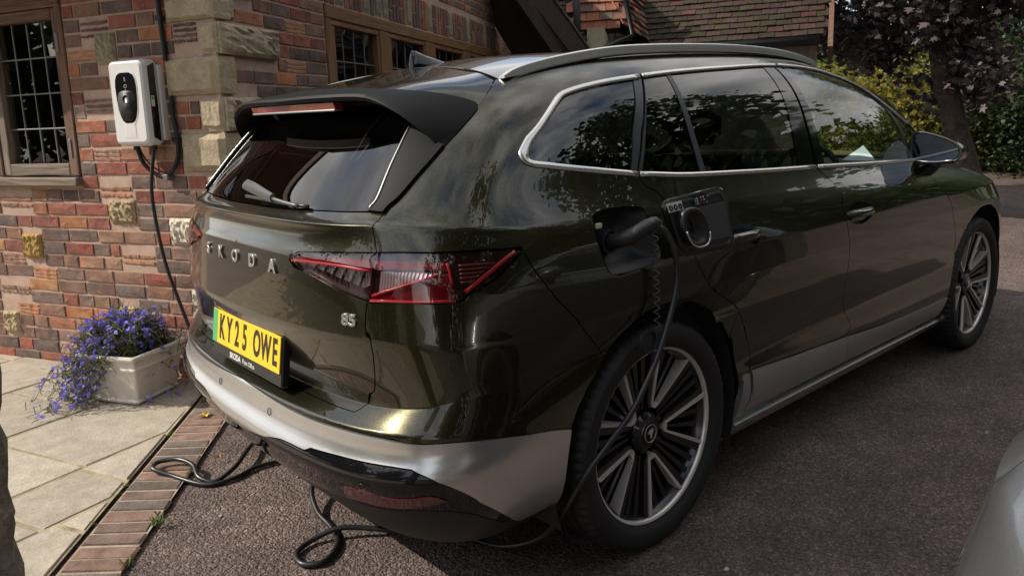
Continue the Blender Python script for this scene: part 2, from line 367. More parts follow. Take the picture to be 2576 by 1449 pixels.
SLV = [sliver_mesh(i) for i in range(6)]
def rock_mesh(i, nx=13, nz=9, amp=.34):
    """rock-faced block, unit sized, front +y"""
    rnd = np.random.RandomState(i); V = []; F = []
    low = rnd.uniform(-1, 1, (4, 5))
    for a in range(nz+1):
        for b in range(nx+1):
            x = -.5+b/nx; z = -.5+a/nz; e = min(b, nx-b, 1)*min(a, nz-a, 1)
            fa = a/nz*2.999; fb = b/nx*3.999; ia = int(fa); ib = int(fb); ta = fa-ia; tb = fb-ib; g = (low[ia, ib]*(1-ta)+low[ia+1, ib]*ta)*(1-tb)+(low[ia, ib+1]*(1-ta)+low[ia+1, ib+1]*ta)*tb
            y = .5-(.15 if e == 0 else 0)+amp*(.35*g+.5*rnd.uniform(-1, 1))*e*.5
            jx = rnd.uniform(-.03, .03); jz = rnd.uniform(-.045, .045)
            V.append((x+jx*.5 if 0 < b < nx else x*(1+jz*.4), y, z+jz*.5 if 0 < a < nz else z*(1+jx*.6)))
    for a in range(nz):
        for b in range(nx): q = a*(nx+1)+b; F += [(q, q+1, q+nx+2), (q, q+nx+2, q+nx+1)]
    per = [b for b in range(nx+1)]+[(a+1)*(nx+1)-1 for a in range(1, nz+1)]+[nz*(nx+1)+b for b in range(nx-1, -1, -1)]+[a*(nx+1) for a in range(nz-1, 0, -1)]
    m = len(V)
    for p_ in per: V.append((V[p_][0], -.5, V[p_][2]))
    for k in range(len(per)): F.append((per[k], per[(k+1) % len(per)], m+(k+1) % len(per), m+k))
    me = mesh('stone', V, F, False); me.materials.append(M_sand)
    bm = bmesh.new(); bm.from_mesh(me); bmesh.ops.recalc_face_normals(bm, faces=bm.faces); bm.to_mesh(me); bm.free(); return me
ROCK = [rock_mesh(i) for i in range(6)]; SMOOTHROCK = [rock_mesh(20+i, 9, 7, .06) for i in range(3)]
# fired colours
C_BLUE = [(.135, .100, .088), (.120, .092, .084), (.155, .105, .090), (.170, .125, .105)]
C_RED = [(.255, .075, .055), (.22, .068, .052), (.29, .095, .062)]
C_BROWN = [(.255, .145, .098), (.225, .130, .092), (.30, .175, .112)]
C_ORANGE = [(.42, .175, .075), (.40, .20, .085), (.36, .14, .075)]
C_PALE = [(.38, .29, .24), (.33, .25, .20)]
def bcolour(t=None):
    r = random.random() if t is None else t
    c = random.choice(C_BLUE if r < .38 else C_RED if r < .55 else C_BROWN if r < .85 else C_ORANGE if r < .97 else C_PALE)
    f = random.uniform(.85, 1.18); return tuple((.74*x+.26*y)*f for x, y in zip(c, (.20, .135, .105)))
def put(me, name, w, s0, s1, z0, z1, proud, depth, parent, colr, rot=None):
    o = D.objects.new(name, me); col.objects.link(o)
    sx = 1 if random.random() < .5 else -1
    Mx = w.T((s0+s1)/2, proud-depth/2, (z0+z1)/2, random.uniform(-.006, .006) if rot is None else rot)
    if sx < 0: Mx = Mx
    place(o, Mx @ Matrix.Diagonal((s1-s0, depth, z1-z0, 1)))
    o.color = (*colr, 1); setp(o, parent); return o
def lay(w, parent, smax, zlo, zhi, blocks, phase=0., course=.0745, jt=.0125, zbase=.0035):
    """lay courses of brick, keeping out of the rectangles in blocks"""
    k = 0; z = zbase
    while z < zhi:
        z1 = z+course
        if z1 > zlo:
            x = 0.
            busy = sorted([(b[0], b[1]) for b in blocks if b[2] < z1-.012 and b[3] > z+.012])
            free = []; c = 0.
            for a, b in busy:
                if a > c: free.append((c, a))
                c = max(c, b)
            if c < smax: free.append((c, smax))
            for a, b in free:
                a += jt*.5; b -= jt*.5
                if b-a < .03: continue
                off = (k % 2)*.1125+phase+random.uniform(-.03, .03)
                cuts_ = [a]; q = a+(.215 if random.random() < .6 else .11)-((off) % .225)*.4
                while q < b-.07:
                    if q-cuts_[-1] > .06: cuts_.append(q)
                    q += random.choice([.215, .215, .215, .1125, .19])+jt
                cuts_.append(b+jt)
                for i in range(len(cuts_)-1):
                    s0, s1 = cuts_[i], cuts_[i+1]-jt
                    if s1-s0 < .02: continue
                    if s1-s0 > .15 and random.random() < .05:        # a pack of roof-tile slivers in place of a brick
                        cc = random.choice([(.17, .11, .09), (.40, .19, .09), (.27, .15, .11)])
                        for t_ in range(3): put(random.choice(SLV), 'tile_sliver', w, s0, s1, z+.004+t_*.022, z+.004+t_*.022+.0135, .004, .06, parent, cc)
                        continue
                    pr_ = .006+random.uniform(-.002, .003)
                    put(random.choice(BR), 'brick', w, s0, s1, z+jt*.5+random.uniform(-.001, .001), z1-jt*.5+random.uniform(-.001, .001), pr_, .07, parent, bcolour())
        z = z1; k += 1
def join_stuff(objs, name, parent, mat):
    V = []; F = []; C = []; n = 0
    for o in objs:
        me = o.data; M = np.array(wm(o)); co = np.empty(len(me.vertices)*3); me.vertices.foreach_get('co', co); co = co.reshape(-1, 3)
        V.append(co @ M[:3, :3].T+M[:3, 3]); C += [tuple(o.color)]*len(co)
        F += [tuple(i+n for i in p.vertices) for p in me.polygons]; n += len(co)
    me = mesh(name, np.concatenate(V), F); ca = me.color_attributes.new('Col', 'FLOAT_COLOR', 'POINT'); ca.data.foreach_set('color', np.array(C, np.float32).ravel())
    for o in objs: D.objects.remove(o)
    o = link(name, me, parent, mat); o['kind'] = 'stuff'; return o
def mortar(name, w, s0, s1, z0, z1, parent, holes=()):
    """backing of the wall, split round the window"""
    V = []; F = []
    S_ = sorted({s0, s1, *[h[0] for h in holes], *[h[1] for h in holes]}); Z_ = sorted({z0, z1, *[h[2] for h in holes], *[h[3] for h in holes]})
    for i in range(len(S_)-1):
        for j in range(len(Z_)-1):
            cs = (S_[i]+S_[i+1])/2; cz = (Z_[j]+Z_[j+1])/2
            if any(h[0] < cs < h[1] and h[2] < cz < h[3] for h in holes): continue
            b = len(V)
            for o_ in (0, -.25):
                k0 = .08 if (i == 0 and o_) else 0
                V += [w.P(S_[i]+k0, o_, Z_[j]), w.P(S_[i+1], o_, Z_[j]), w.P(S_[i+1], o_, Z_[j+1]), w.P(S_[i]+k0, o_, Z_[j+1])]
            F += [(b, b+1, b+2, b+3), (b+7, b+6, b+5, b+4), (b, b+4, b+5, b+1), (b+1, b+5, b+6, b+2), (b+2, b+6, b+7, b+3), (b+3, b+7, b+4, b)]
    return link(name, mesh(name, V, F), parent, M_mortar)
# ---------------- wall A (faces the paving)
houseA = empty('brick_wall', WA.P(1, 0, 0)); tag(houseA, 'patchwork brick wall behind the flower trough with the leaded window and wall charger', 'wall')
wA = (1.032, 2.30, 1.11, 2.20)
mortar('mortar', WA, -.005, 3.2, 0, 2.32, houseA, [wA])
quoA = [(0, .30, 1.868, 1.985), (0, .10, 1.706, 1.862), (0, .335, 1.512, 1.700), (0, .137, 1.337, 1.506), (0, .283, 1.138, 1.330), (.0, .14, .98, 1.132), (.0, .16, .60, .745), (0, .12, .36, .52), (0, .28, 2.0, 2.18)]
stA = [(.650, .855, .858, .998, (.36, .27, .16)), (1.42, 1.585, .640, .793, (.38, .25, .085)), (.245, .425, .755, .905, (.56, .50, .40)), (1.712, 1.852, .172, .314, (.44, .36, .22)), (.718, .862, .293, .404, (.43, .33, .17)), (.655, .808, 1.692, 1.860, (.31, .275, .185)), (.165, .322, .342, .53, (.44, .40, .32))]
tileA = [(.700, .905, 1.830, 1.925, (.15, .095, .075)), (1.46, 1.735, .935, 1.005, (.33, .17, .11)), (.670, .908, .998, 1.068, (.40, .20, .11)), (.555, .803, .636, .70, (.42, .20, .10)), (1.585, 1.855, .420, .472, (.27, .18, .13)), (.722, .938, 1.446, 1.53, (.15, .10, .085)), (.108, .262, 1.766, 1.868, (.13, .09, .075)), (.142, .285, 1.700-.168, 1.70-.11, (.14, .1, .08))][:7]
blkdummy = 0
wallrect = [(wA[0]-.002, 3.3, wA[2]-.06, wA[3]+.05)]
blocks = [q for q in quoA]+[s[:4] for s in stA]+[t[:4] for t in tileA]+wallrect
lay(WA, houseA, 2.25, 0, 2.30, blocks)
for i, q in enumerate(quoA):
    put(SMOOTHROCK[i % 3], 'quoin_stone', WA, q[0]-.012, q[1]-.008, q[2]+.006, q[3]-.006, .030 if i in (0, 2, 4, 6) else .020, .13, houseA, random.choice([(.42, .345, .235), (.44, .36, .24), (.43, .345, .22)]), 0.)
for s in stA: put(random.choice(ROCK), 'stone', WA, s[0]+.006, s[1]-.006, s[2]+.006, s[3]-.006, .022, .10, houseA, s[4])
for s in tileA:
    n = max(2, int((s[3]-s[2])/.024))
    for t_ in range(n):
        z = s[2]+(t_+.5)*(s[3]-s[2])/n
        half = random.random() < .35; m_ = s[0]+(s[1]-s[0])*random.uniform(.4, .6)
        for a, b in ([(s[0]+.006, m_-.006), (m_+.006, s[1]-.006)] if half else [(s[0]+.006, s[1]-.006)]):
            f = random.uniform(.7, 1.2); put(random.choice(SLV), 'tile_sliver', WA, a, b, z-.0075, z+.0075, .006, .06, houseA, tuple(c*f for c in s[4]))
# ---------------- leaded window in wall A
def leaded(parent, w, s0, s1, z0, z1, off, ncol, nrow, seed):
    rnd = random.Random(seed); cw = (s1-s0)/ncol; ch = (z1-z0)/nrow; lead = []
    for i in range(ncol):
        for j in range(nrow):
            a = s0+i*cw+.004; b = s0+(i+1)*cw-.004; c = z0+j*ch+.004; d = z0+(j+1)*ch-.004
            tx = rnd.uniform(-.005, .005); tz = rnd.uniform(-.004, .006)
            V = [w.P(a, off-tx-tz, c), w.P(b, off+tx-tz, c), w.P(b, off+tx+tz, d), w.P(a, off-tx+tz, d)]
            link('pane', mesh('pane', V, [(0, 1, 2, 3)]), parent, M_pane)
    for i in range(1, ncol): wbox('lead_came', w, s0+i*cw-.0042, s0+i*cw+.0042, off-.005, off+.005, z0, z1, M_lead, parent, .002)
    for j in range(1, nrow): wbox('lead_came', w, s0, s1, off-.0048, off+.0052, z0+j*ch-.0042, z0+j*ch+.0042, M_lead, parent, .002)
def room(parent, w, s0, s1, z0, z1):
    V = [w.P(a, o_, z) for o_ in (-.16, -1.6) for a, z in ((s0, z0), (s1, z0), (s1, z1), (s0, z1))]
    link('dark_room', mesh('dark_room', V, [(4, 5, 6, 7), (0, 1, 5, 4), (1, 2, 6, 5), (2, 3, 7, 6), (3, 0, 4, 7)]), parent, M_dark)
win = empty('leaded_window', WA.P(1.3, 0, 1.1)); tag(win, 'leaded window in worn dark timber beside the wall charger', 'window')
wbox('frame_post', WA, 1.034, 1.078, -.09, .012, 1.118, 2.06, M_oldwood, win, .005, vertical=True)
wbox('frame_post', WA, 2.26, 2.30, -.09, .012, 1.118, 2.06, M_oldwood, win, .005, vertical=True)
wbox('frame_head', WA, 1.028, 2.31, -.09, .020, 2.015, 2.20, M_oldwood, win, .006)
wbox('casement_stile', WA, 1.080, 1.116, -.07, .004, 1.122, 2.012, M_oldwood, win, .004, vertical=True)
wbox('casement_rail', WA, 1.117, 1.60, -.07, .006, 1.122, 1.186, M_greywood, win, .004)
wbox('casement_rail', WA, 1.117, 1.60, -.07, .006, 1.957, 2.012, M_oldwood, win, .004)
wbox('casement_stile', WA, 1.601, 1.66, -.07, .004, 1.122, 2.012, M_greywood, win, .004, vertical=True)
wbox('frame_post', WA, 1.664, 1.74, -.09, .012, 1.118, 2.012, M_oldwood, win, .005, vertical=True)
wbox('sill', WA, 1.022, 2.32, -.09, .048, 1.064, 1.112, M_greywood, win, .006)
for z in (1.27, 1.83): wbox('hinge', WA, 1.068, 1.088, .010, .017, z-.05, z+.05, M_lead, win, .002)
leaded(win, WA, 1.118, 1.598, 1.188, 1.955, -.03, 4, 4, 3); leaded(win, WA, 1.745, 2.255, 1.13, 2.01, -.03, 4, 4, 4)
room(win, WA, 1.05, 2.29, 1.12, 2.19)
# deep eave shading the upper wall
M_tile = stone_mat('clay_tile', None, .22, .85, .6, 60, .004, objcol=True, spots=.25)
eave = empty('eave', WA.P(1, 0, 2.8)); tag(eave, 'dark timber eave jutting over the leaded window wall', 'eave')
wbox('soffit', WA, -.02, 4.4, -.3, .40, 2.30, 2.335, M_oldwood, eave, .004); wbox('fascia', WA, -.04, 4.42, .402, .43, 2.27, 2.39, M_oldwood, eave, .004)
rf_ = mesh('roof_plane', [WA.P(-.04, .45, 2.39), WA.P(4.42, .45, 2.39), WA.P(4.42, -2.4, 2.7), WA.P(-.04, -2.4, 2.7)], [(0, 1, 2, 3)]); o = link('roof_plane', rf_, eave, M_tile); o.color = (.10, .06, .05, 1)
# ---------------- wall B (runs away behind the car)
houseB = empty('brick_wall', WB.P(2, 0, 0)); tag(houseB, 'shaded brick wall behind the car roof with the oak window and upright bricks over it', 'wall')
wB = (1.15, 5.66, 1.30, 2.085)
mortar('mortar', WB, -.004, 7.62, 0, 3.5, houseB, [wB])
quoB = [(0, .17, 1.868, 1.985), (0, .55, 1.700, 1.862), (0, .14, 1.512, 1.694), (0, .32, 1.330, 1.506), (0, .15, 1.14, 1.324), (0, .34, 2.0, 2.18)]
soldier = (1.62, 5.75, 2.09, 2.335)
lay(WB, houseB, 7.5, 1.33, 2.80, quoB+[(wB[0]-.01, wB[1]+.01, .0, wB[3]+.003), (1.16, 5.76, 2.083, 2.34)], .05)
for i, q in enumerate(quoB): put(ROCK[i % 6] if q[1] > .2 else SMOOTHROCK[i % 3], 'quoin_stone', WB, q[0]+.002, q[1]-.006, q[2]+.006, q[3]-.006, .045 if q[1] > .2 else .02, .13, houseB, random.choice([(.40, .34, .25), (.42, .355, .25)]), 0.)
s = 1.17
while s < 5.72:                                       # soldier course of upright bricks over the window
    wd = random.choice([.066, .066, .066, .07, .13]) ; r = random.random()
    if wd > .1: put(random.choice(SMOOTHROCK), 'stone', WB, s+.004, s+wd-.006, 2.094, 2.332, .010, .08, houseB, (.30, .26, .18))
    elif r < .5: put(random.choice(BR), 'brick', WB, s+.004, s+wd-.006, 2.094, 2.332, .007, .07, houseB, bcolour())
    else:
        m_ = random.uniform(2.17, 2.25); put(random.choice(BR), 'brick', WB, s+.004, s+wd-.006, 2.094, m_-.006, .007, .07, houseB, bcolour()); put(random.choice(BR), 'brick', WB, s+.004, s+wd-.006, m_+.006, 2.332, .007, .07, houseB, bcolour())
    s += wd+.007
winB = empty('oak_window', WB.P(3, 0, 1.3)); tag(winB, 'long oak framed leaded window above the car roof', 'window')
wbox('lintel', WB, 1.152, 5.655, -.09, .018, 2.0, 2.083, M_oak, winB, .005)
posts = [(1.152, 1.222), (2.00, 2.17), (2.99, 3.21), (4.10, 4.34), (5.40, 5.655)]
for a, b in posts: wbox('frame_post', WB, a, b, -.09, .016, 1.31, 1.998, M_oak, winB, .005, vertical=True)
for k in range(4):
    a = posts[k][1]+.002; b = posts[k+1][0]-.002
    wbox('casement_rail', WB, a, b, -.07, .008, 1.962, 1.998, M_oak, winB, .004); wbox('casement_stile', WB, a, a+.058, -.07, .006, 1.32, 1.960, M_oak, winB, .004, vertical=True); wbox('casement_stile', WB, b-.03, b, -.07, .006, 1.32, 1.960, M_oak, winB, .004, vertical=True)
    leaded(winB, WB, a+.06, b-.032, 1.32, 1.960, -.03, 4, 3, 10+k)
room(winB, WB, 1.2, 5.6, 1.31, 2.07)

far = [o for o in houseB.children if o.name.split('.')[0] == 'brick' and (Vector(wm(o).translation)-K0).dot(WB.d) > 4.1]
join_stuff(far, 'brick', houseB, M_brick_joined)

# ------------------------------------------------------------------ wall charger
M_white = simple('white_plastic', (.72, .70, .68), .32, noise=.04, nscale=8)
M_gloss = simple('gloss_black', (.010, .010, .011), .12, coat=1)
M_satin = simple('satin_black', (.020, .021, .022), .38)
M_rubber = simple('cable_rubber', (.016, .016, .017), .36)
M_label = simple('label_white', (.7, .7, .66), .5)
M_green = simple('label_green', (.14, .40, .07), .5)
ch = empty('wall_charger', WA.P(.45, 0, 1.3)); tag(ch, 'white wall charger with black oval scoop on the brick wall', 'charger')
def wloft(name, rings, mat, parent, smooth=True):
    return loft(name, [[WA.P(*p) for p in r] for r in rings], mat, parent, smooth=smooth)
def rrect(s0, s1, z0, z1, r, o, n=4):
    P = []
    for cx, cz, a0 in ((s1-r, z1-r, 0), (s0+r, z1-r, 90), (s0+r, z0+r, 180), (s1-r, z0+r, 270)):
        for k in range(n+1): a = R(a0+90*k/n); P.append((cx+r*math.cos(a), o, cz+r*math.sin(a)))
    return P
wloft('back_plate', [rrect(.352, .565, 1.300, 1.675, .018, .001), rrect(.352, .565, 1.300, 1.675, .018, .036), rrect(.357, .56, 1.305, 1.67, .016, .041)], M_white, ch, False)
wloft('housing', [rrect(.362, .580, 1.284, 1.694, .02, .043), rrect(.354, .588, 1.276, 1.700, .03, .055), rrect(.354, .588, 1.276, 1.700, .03, .105), rrect(.358, .582, 1.288, 1.692, .028, .128), rrect(.368, .572, 1.300, 1.682, .022, .136)], M_white, ch, False)
def opoly(name, P, o, mat, parent, th=.002):
    V = [WA.P(a, o, z) for a, z in P]+[WA.P(a, o-th, z) for a, z in P]; n = len(P)
    return link(name, mesh(name, V, [tuple(range(n))]+[(i, (i+1) % n, n+(i+1) % n, n+i) for i in range(n)]), parent, mat)
# side strip (black glass), on the side that faces the corner
V = [WA.P(.3528, .060, 1.297), WA.P(.3528, .103, 1.318), WA.P(.3528, .103, 1.662), WA.P(.3528, .060, 1.683)]
link('side_strip', mesh('side_strip', V, [(0, 1, 2, 3)]), ch, M_gloss)
V = [WA.P(.3522, .078, 1.470), WA.P(.3522, .099, 1.470), WA.P(.3522, .099, 1.522), WA.P(.3522, .078, 1.522)]
lb = link('rating_label', mesh('rating_label', V, [(0, 1, 2, 3)]), ch, M_label)
V = [WA.P(.3518, .081, 1.502), WA.P(.3518, .096, 1.502), WA.P(.3518, .096, 1.517), WA.P(.3518, .081, 1.517)]
link('label_mark', mesh('label_mark', V, [(0, 1, 2, 3)]), ch, M_green)
# oval scoop: black panel above, funnel below
def scoop(zb, zt, wb, wt, n=18, cx=.470):
    P = []
    for k in range(n):
        a = 2*math.pi*k/n; sn = math.sin(a); cs = math.cos(a); t = (sn+1)/2; w_ = wb+(wt-wb)*t
        P.append((cx+math.copysign(abs(cs)**.55, cs)*w_, (zt+zb)/2+math.copysign(abs(sn)**.75, sn)*(zt-zb)/2))
    return P
opoly('scoop_rim', scoop(1.380, 1.646, .062, .086), .1375, M_white, ch)
opoly('control_panel', scoop(1.390, 1.638, .057, .080), .1390, M_gloss, ch)
P = scoop(1.400, 1.550, .052, .068); rings = []
for o_, sc in ((.1402, 1.), (.1300, .90), (.095, .62), (.085, .5)):
    rings.append([(.470+(a-.470)*sc, o_, 1.485+(z-1.485)*sc+(1-sc)*.018) for a, z in P])
wloft('plug_funnel', rings[::-1], M_satin, ch)
ring = [WA.P(.470+.024*math.cos(a), .1412, 1.508+.020*math.sin(a)) for a in np.linspace(0, 2*math.pi, 14, endpoint=False)]
tube('socket_ring', [tuple(p) for p in ring], .0028, M_blackpl, ch, n=2, seg=6, closed=True)
# lower lip catching the light
wloft('lower_lip', [[(.432, .1372, 1.402), (.508, .1372, 1.402), (.508, .1368, 1.318), (.432, .1368, 1.318)], [(.442, .1385, 1.396), (.498, .1385, 1.396), (.503, .1372, 1.322), (.437, .1372, 1.322)]], M_white, ch, False)
# emblem ring, letter S and key symbol
M_print = simple('print_grey', (.45, .46, .47), .5)
me = text_mesh('S', .026, .0004); o = link('letter', me, None, M_print); place(o, WA.T(.470, .1398, 1.604) @ Matrix.Rotation(R(90), 4, 'X') @ Matrix.Rotation(R(180), 4, 'Y')); setp(o, ch)
tube('key_symbol', [tuple(WA.P(.470+.010*math.cos(a), .1398, 1.571+.007*math.sin(a))) for a in np.linspace(0, 2*math.pi, 10, endpoint=False)], .0012, M_print, ch, n=2, seg=5, closed=True)
for k in range(4): wbox('indicator', WA, .4685, .4715, .139, .1396, 1.555-k*.008, 1.559-k*.008, M_print, ch, 0)
for s_ in (.385, .500): tube('cable_gland', [tuple(WA.P(s_, .085, 1.278)), tuple(WA.P(s_, .085, 1.255))], .017, M_blackpl, ch, n=2, seg=10)
# supply conduit on the wall
cd = empty('conduit', WA.P(.33, 0, 1.5)); tag(cd, 'black supply conduit running down the brick wall and looping into the charger', 'conduit')
tube('pipe', [tuple(WA.P(*p)) for p in ((.318, .028, 2.8), (.318, .028, 2.1), (.316, .024, 1.85), (.313, .020, 1.69))], .013, M_blackpl, cd)
tube('pipe', [tuple(WA.P(*p)) for p in ((.30, .022, 1.52), (.30, .024, 1.42), (.285, .026, 1.32), (.292, .028, 1.22), (.335, .03, 1.15), (.39, .035, 1.115), (.44, .05, 1.135), (.485, .07, 1.19), (.499, .084, 1.262))], .011, M_blackpl, cd)
tube('thin_lead', [tuple(WA.P(*p)) for p in ((.278, .02, 1.34), (.272, .02, 1.23), (.318, .024, 1.158), (.37, .03, 1.135), (.43, .05, 1.16), (.468, .07, 1.21), (.487, .08, 1.262))], .0042, M_blackpl, cd)
for z in (2.0, 1.895): wbox('pipe_clip', WA, .298, .338, .006, .040, z-.012, z+.012, M_blackpl, cd, .003)
wbox('pipe_clip', WA, .355, .385, .004, .05, 1.098, 1.128, M_lead, cd, .003); wbox('pipe_clip', WA, .27, .31, .006, .04, 1.29, 1.314, M_blackpl, cd, .003)
# ------------------------------------------------------------------ charging cable: wall -> ground -> loops -> car socket
gz = .012
cable = [tuple(WA.P(*p)) for p in ((.385, .085, 1.262), (.392, .10, 1.18), (.40, .115, 1.05), (.388, .115, .85), (.36, .11, .66), (.31, .10, .48), (.24, .10, .30), (.12, .13, .14))]
cable += [(-.42, 1.10, .06), (-.52, .90, .03), (-.62, .76, gz+.02), (-.70, .655, gz+.03), (-.79, .565, gz+.018), (-.875, .545, gz), (-.912, .60, gz+.01), (-.905, .69, gz+.03), (-.94, .785, gz+.034), (-1.00, .815, gz+.03), (-1.03, .775, gz+.03), (-.985, .69, gz+.012), (-.90, .535, gz), (-.81, .515, gz), (-.70, .545, gz), (-.55, .50, gz), (-.42, .40, gz), (-.44, .28, gz+.03), (-.56, .22, gz+.06), (-.66, .15, gz+.045), (-.705, .03, gz+.012), (-.715, -.10, gz), (-.755, -.20, gz), (-.835, -.252, gz), (-.882, -.215, gz), (-.868, -.145, gz), (-.80, -.118, gz+.004), (-.715, -.148, gz+.024), (-.58, -.262, gz+.008), (-.44, -.42, gz), (-.40, -.60, .03), (-.39, -.78, .13), (-.395, -.885, .26), (-.365, -.95, .385), (-.30, -.975, .46), (-.222, -.985, .522), (-.125, -.995, .645), (-.065, -1.0, .76), (-.035, -1.0, .83), (-.022, -1.0, .89), (-.032, -1.0, .956), (-.045, -.992, 1.0), (-.062, -.98, 1.03), (-.084, -.968, 1.041)]
cb = tube('charging_cable', cable, .0092, M_rubber, None, n=9, seg=8); tag(cb, 'black charging cable looping over the ground from wall charger to car', 'cable')
# ------------------------------------------------------------------ flower trough
M_glaze = simple('glazed_ceramic', (.66, .61, .54), .32, noise=.12, nscale=9, coat=.5, coatr=.2, bump=.15, bscale=25)
M_earth = stone_mat('potting_soil', (.035, .025, .018), .4, .95, .9, 60, .01)
e1 = Vector((-.14, .237, 0)).normalized(); e2 = Vector((.237, .14, 0)).normalized()
pc0 = Vector((-.855, 1.6, .027))+e1*.137+e2*.137
pot = empty('flower_trough', pc0); tag(pot, 'white glazed flower trough with moulded rim on the paving', 'planter')
def sq(h, z): return [pc0+e1*a*h+e2*b*h+Vector((0, 0, z)) for a, b in ((-1, -1), (-1, 1), (1, 1), (1, -1))]
prof = [(.128, 0), (.140, .004), (.143, .014), (.139, .021), (.137, .024), (.160, .172), (.168, .176), (.170, .186), (.166, .193), (.170, .226), (.180, .230), (.184, .243), (.181, .252), (.172, .254), (.158, .250), (.150, .235), (.146, .20)]
rings = []
for h, z in prof:
    q = sq(h, z); r = .012; P = []
    for k in range(4):
        a = q[k]; p0 = q[k-1]; p1 = q[(k+1) % 4]; P += [a+(p0-a).normalized()*r, a+((p0-a).normalized()+(p1-a).normalized())*r*.29, a+(p1-a).normalized()*r]
    rings.append(P)
loft('body', rings, M_glaze, pot, smooth=False)
link('soil', mesh('soil', sq(.155, .205), [(0, 1, 2, 3)]), pot, M_earth)
# ------------------------------------------------------------------ lobelia
M_petal, _t, _b = nmat('lobelia_petal'); _b.inputs['Base Color'].default_value = (.135, .10, .62, 1); _b.inputs['Roughness'].default_value = .6
_b.inputs['Subsurface Weight'].default_value = 0
def leaf_mat(name, cols, trans=.35):
    m, t, b = nmat(name); ln = t.links.new; geo = node(t, 'ShaderNodeNewGeometry')
    rp = node(t, 'ShaderNodeValToRGB'); e = rp.color_ramp.elements; e[0].color = (*cols[0], 1); e[1].color = (*cols[-1], 1)
    for i, c in enumerate(cols[1:-1]): k = e.new((i+1)/(len(cols)-1)); k.color = (*c, 1)
    ln(geo.outputs['Random Per Island'], rp.inputs[0]); ln(rp.outputs[0], b.inputs['Base Color']); b.inputs['Roughness'].default_value = .55; b.inputs['Specular IOR Level'].default_value = .35
    tl = node(t, 'ShaderNodeBsdfTranslucent'); ln(rp.outputs[0], tl.inputs[0]); ms = node(t, 'ShaderNodeMixShader'); ms.inputs[0].default_value = trans
    out = t.nodes['Material Output']; ln(b.outputs[0], ms.inputs[1]); ln(tl.outputs[0], ms.inputs[2]); ln(ms.outputs[0], out.inputs['Surface']); return m
M_stem = leaf_mat('lobelia_foliage', [(.045, .075, .025), (.10, .15, .05), (.16, .13, .07), (.11, .075, .045)])
M_petal = leaf_mat('lobelia_petal', [(.17, .14, .66), (.26, .22, .86), (.20, .16, .76)], .35)
lob = empty('lobelia', pc0+Vector((0, 0, .21))); tag(lob, 'sprawling lobelia with blue violet blossoms spilling from the white trough', 'flowers')
rnd = np.random.RandomState(5); SV = []; SF = []; PV = []; PF = []
def add_ribbon(P, w):
    P = np.array(P); b = len(SV); side = rnd.normal(size=3); side /= np.linalg.norm(side)
    for q in P: SV.append(q-side*w); SV.append(q+side*w)
    for i in range(len(P)-1): SF.append((b+2*i, b+2*i+1, b+2*i+3, b+2*i+2))
def blossom(c, s):
    n = rnd.normal(size=3); n[2] += .5; n += np.array([-.5, -.8, .3]); n /= np.linalg.norm(n); a = np.cross(n, rnd.normal(size=3)); a /= np.linalg.norm(a); b_ = np.cross(n, a)
    for k in range(5):
        t = k*2*math.pi/5+rnd.uniform(-.2, .2); L_ = s*(1.25 if k < 3 else .7); d = a*math.cos(t)+b_*math.sin(t); e = -a*math.sin(t)+b_*math.cos(t); i = len(PV)
        PV.extend([c+n*.001*k, c+d*L_*.55+e*L_*.34+n*s*.10, c+d*L_+n*s*.03*k, c+d*L_*.55-e*L_*.34+n*s*.14]); PF.append((i, i+1, i+2, i+3))
E1 = np.array(e1); E2 = np.array(e2); PC = np.array(pc0)
for k in range(600):
    a, b_ = rnd.uniform(-.13, .13, 2); upr = rnd.rand() < .3
    base = PC+E1*a+E2*b_+np.array([0, 0, .205])
    # stems fall towards the open left side of the trough, upright ones at the back
    lean = rnd.uniform(0, 1)**1.0
    if a > -.02 or b_ < .0 or rnd.rand() < .4: dirn = E1*(.55+.35*rnd.rand())-E2*(.25+.5*rnd.rand())+np.clip(rnd.normal(size=3), -1.5, 1.5)*.22
    else: dirn = np.clip(rnd.normal(size=3), -1, 1)*.5
    if upr: lean = .0; dirn = E1*.35*rnd.rand()-E2*.2*rnd.rand()+rnd.normal(size=3)*.3
    dirn[2] = 0; L_ = rnd.uniform(.12, .24)*(1.15 if lean > .55 else .8); h = .05+.13*(1-lean)*rnd.rand()+.05*rnd.rand()+(.07 if upr else 0)
    P = []
    for t in np.linspace(0, 1, 7): P.append(base+dirn*L_*t*(1.0+.3*lean)+np.array([0, 0, h*4*t*(1-t*.72)*(.55)+(-.30*lean*t**2.2)*L_/.2])+rnd.normal(size=3)*.004)
    P = [np.array([q[0], q[1], max(q[2], .04)]) for q in P]
    add_ribbon(P, .0013)
    for q in P[1:]:
        for _ in range(3):
            d = rnd.normal(size=3)*.014; add_ribbon([q, q+d, q+d*1.6+np.array([0, 0, -.004])], .0022)
    for _ in range(rnd.randint(1, 5)):
        t = rnd.uniform(.62, 1); i = min(5, int(t*6)); q = P[i]+(P[i+1]-P[i])*(t*6-i); blossom(q+rnd.normal(size=3)*.010+np.array([0, 0, .006]), rnd.uniform(.0085, .0135))
f = link('foliage', fast_mesh('foliage', SV, SF), lob, M_stem); f['kind'] = 'stuff'
f = link('blossoms', fast_mesh('blossoms', PV, PF), lob, M_petal); f['kind'] = 'stuff'
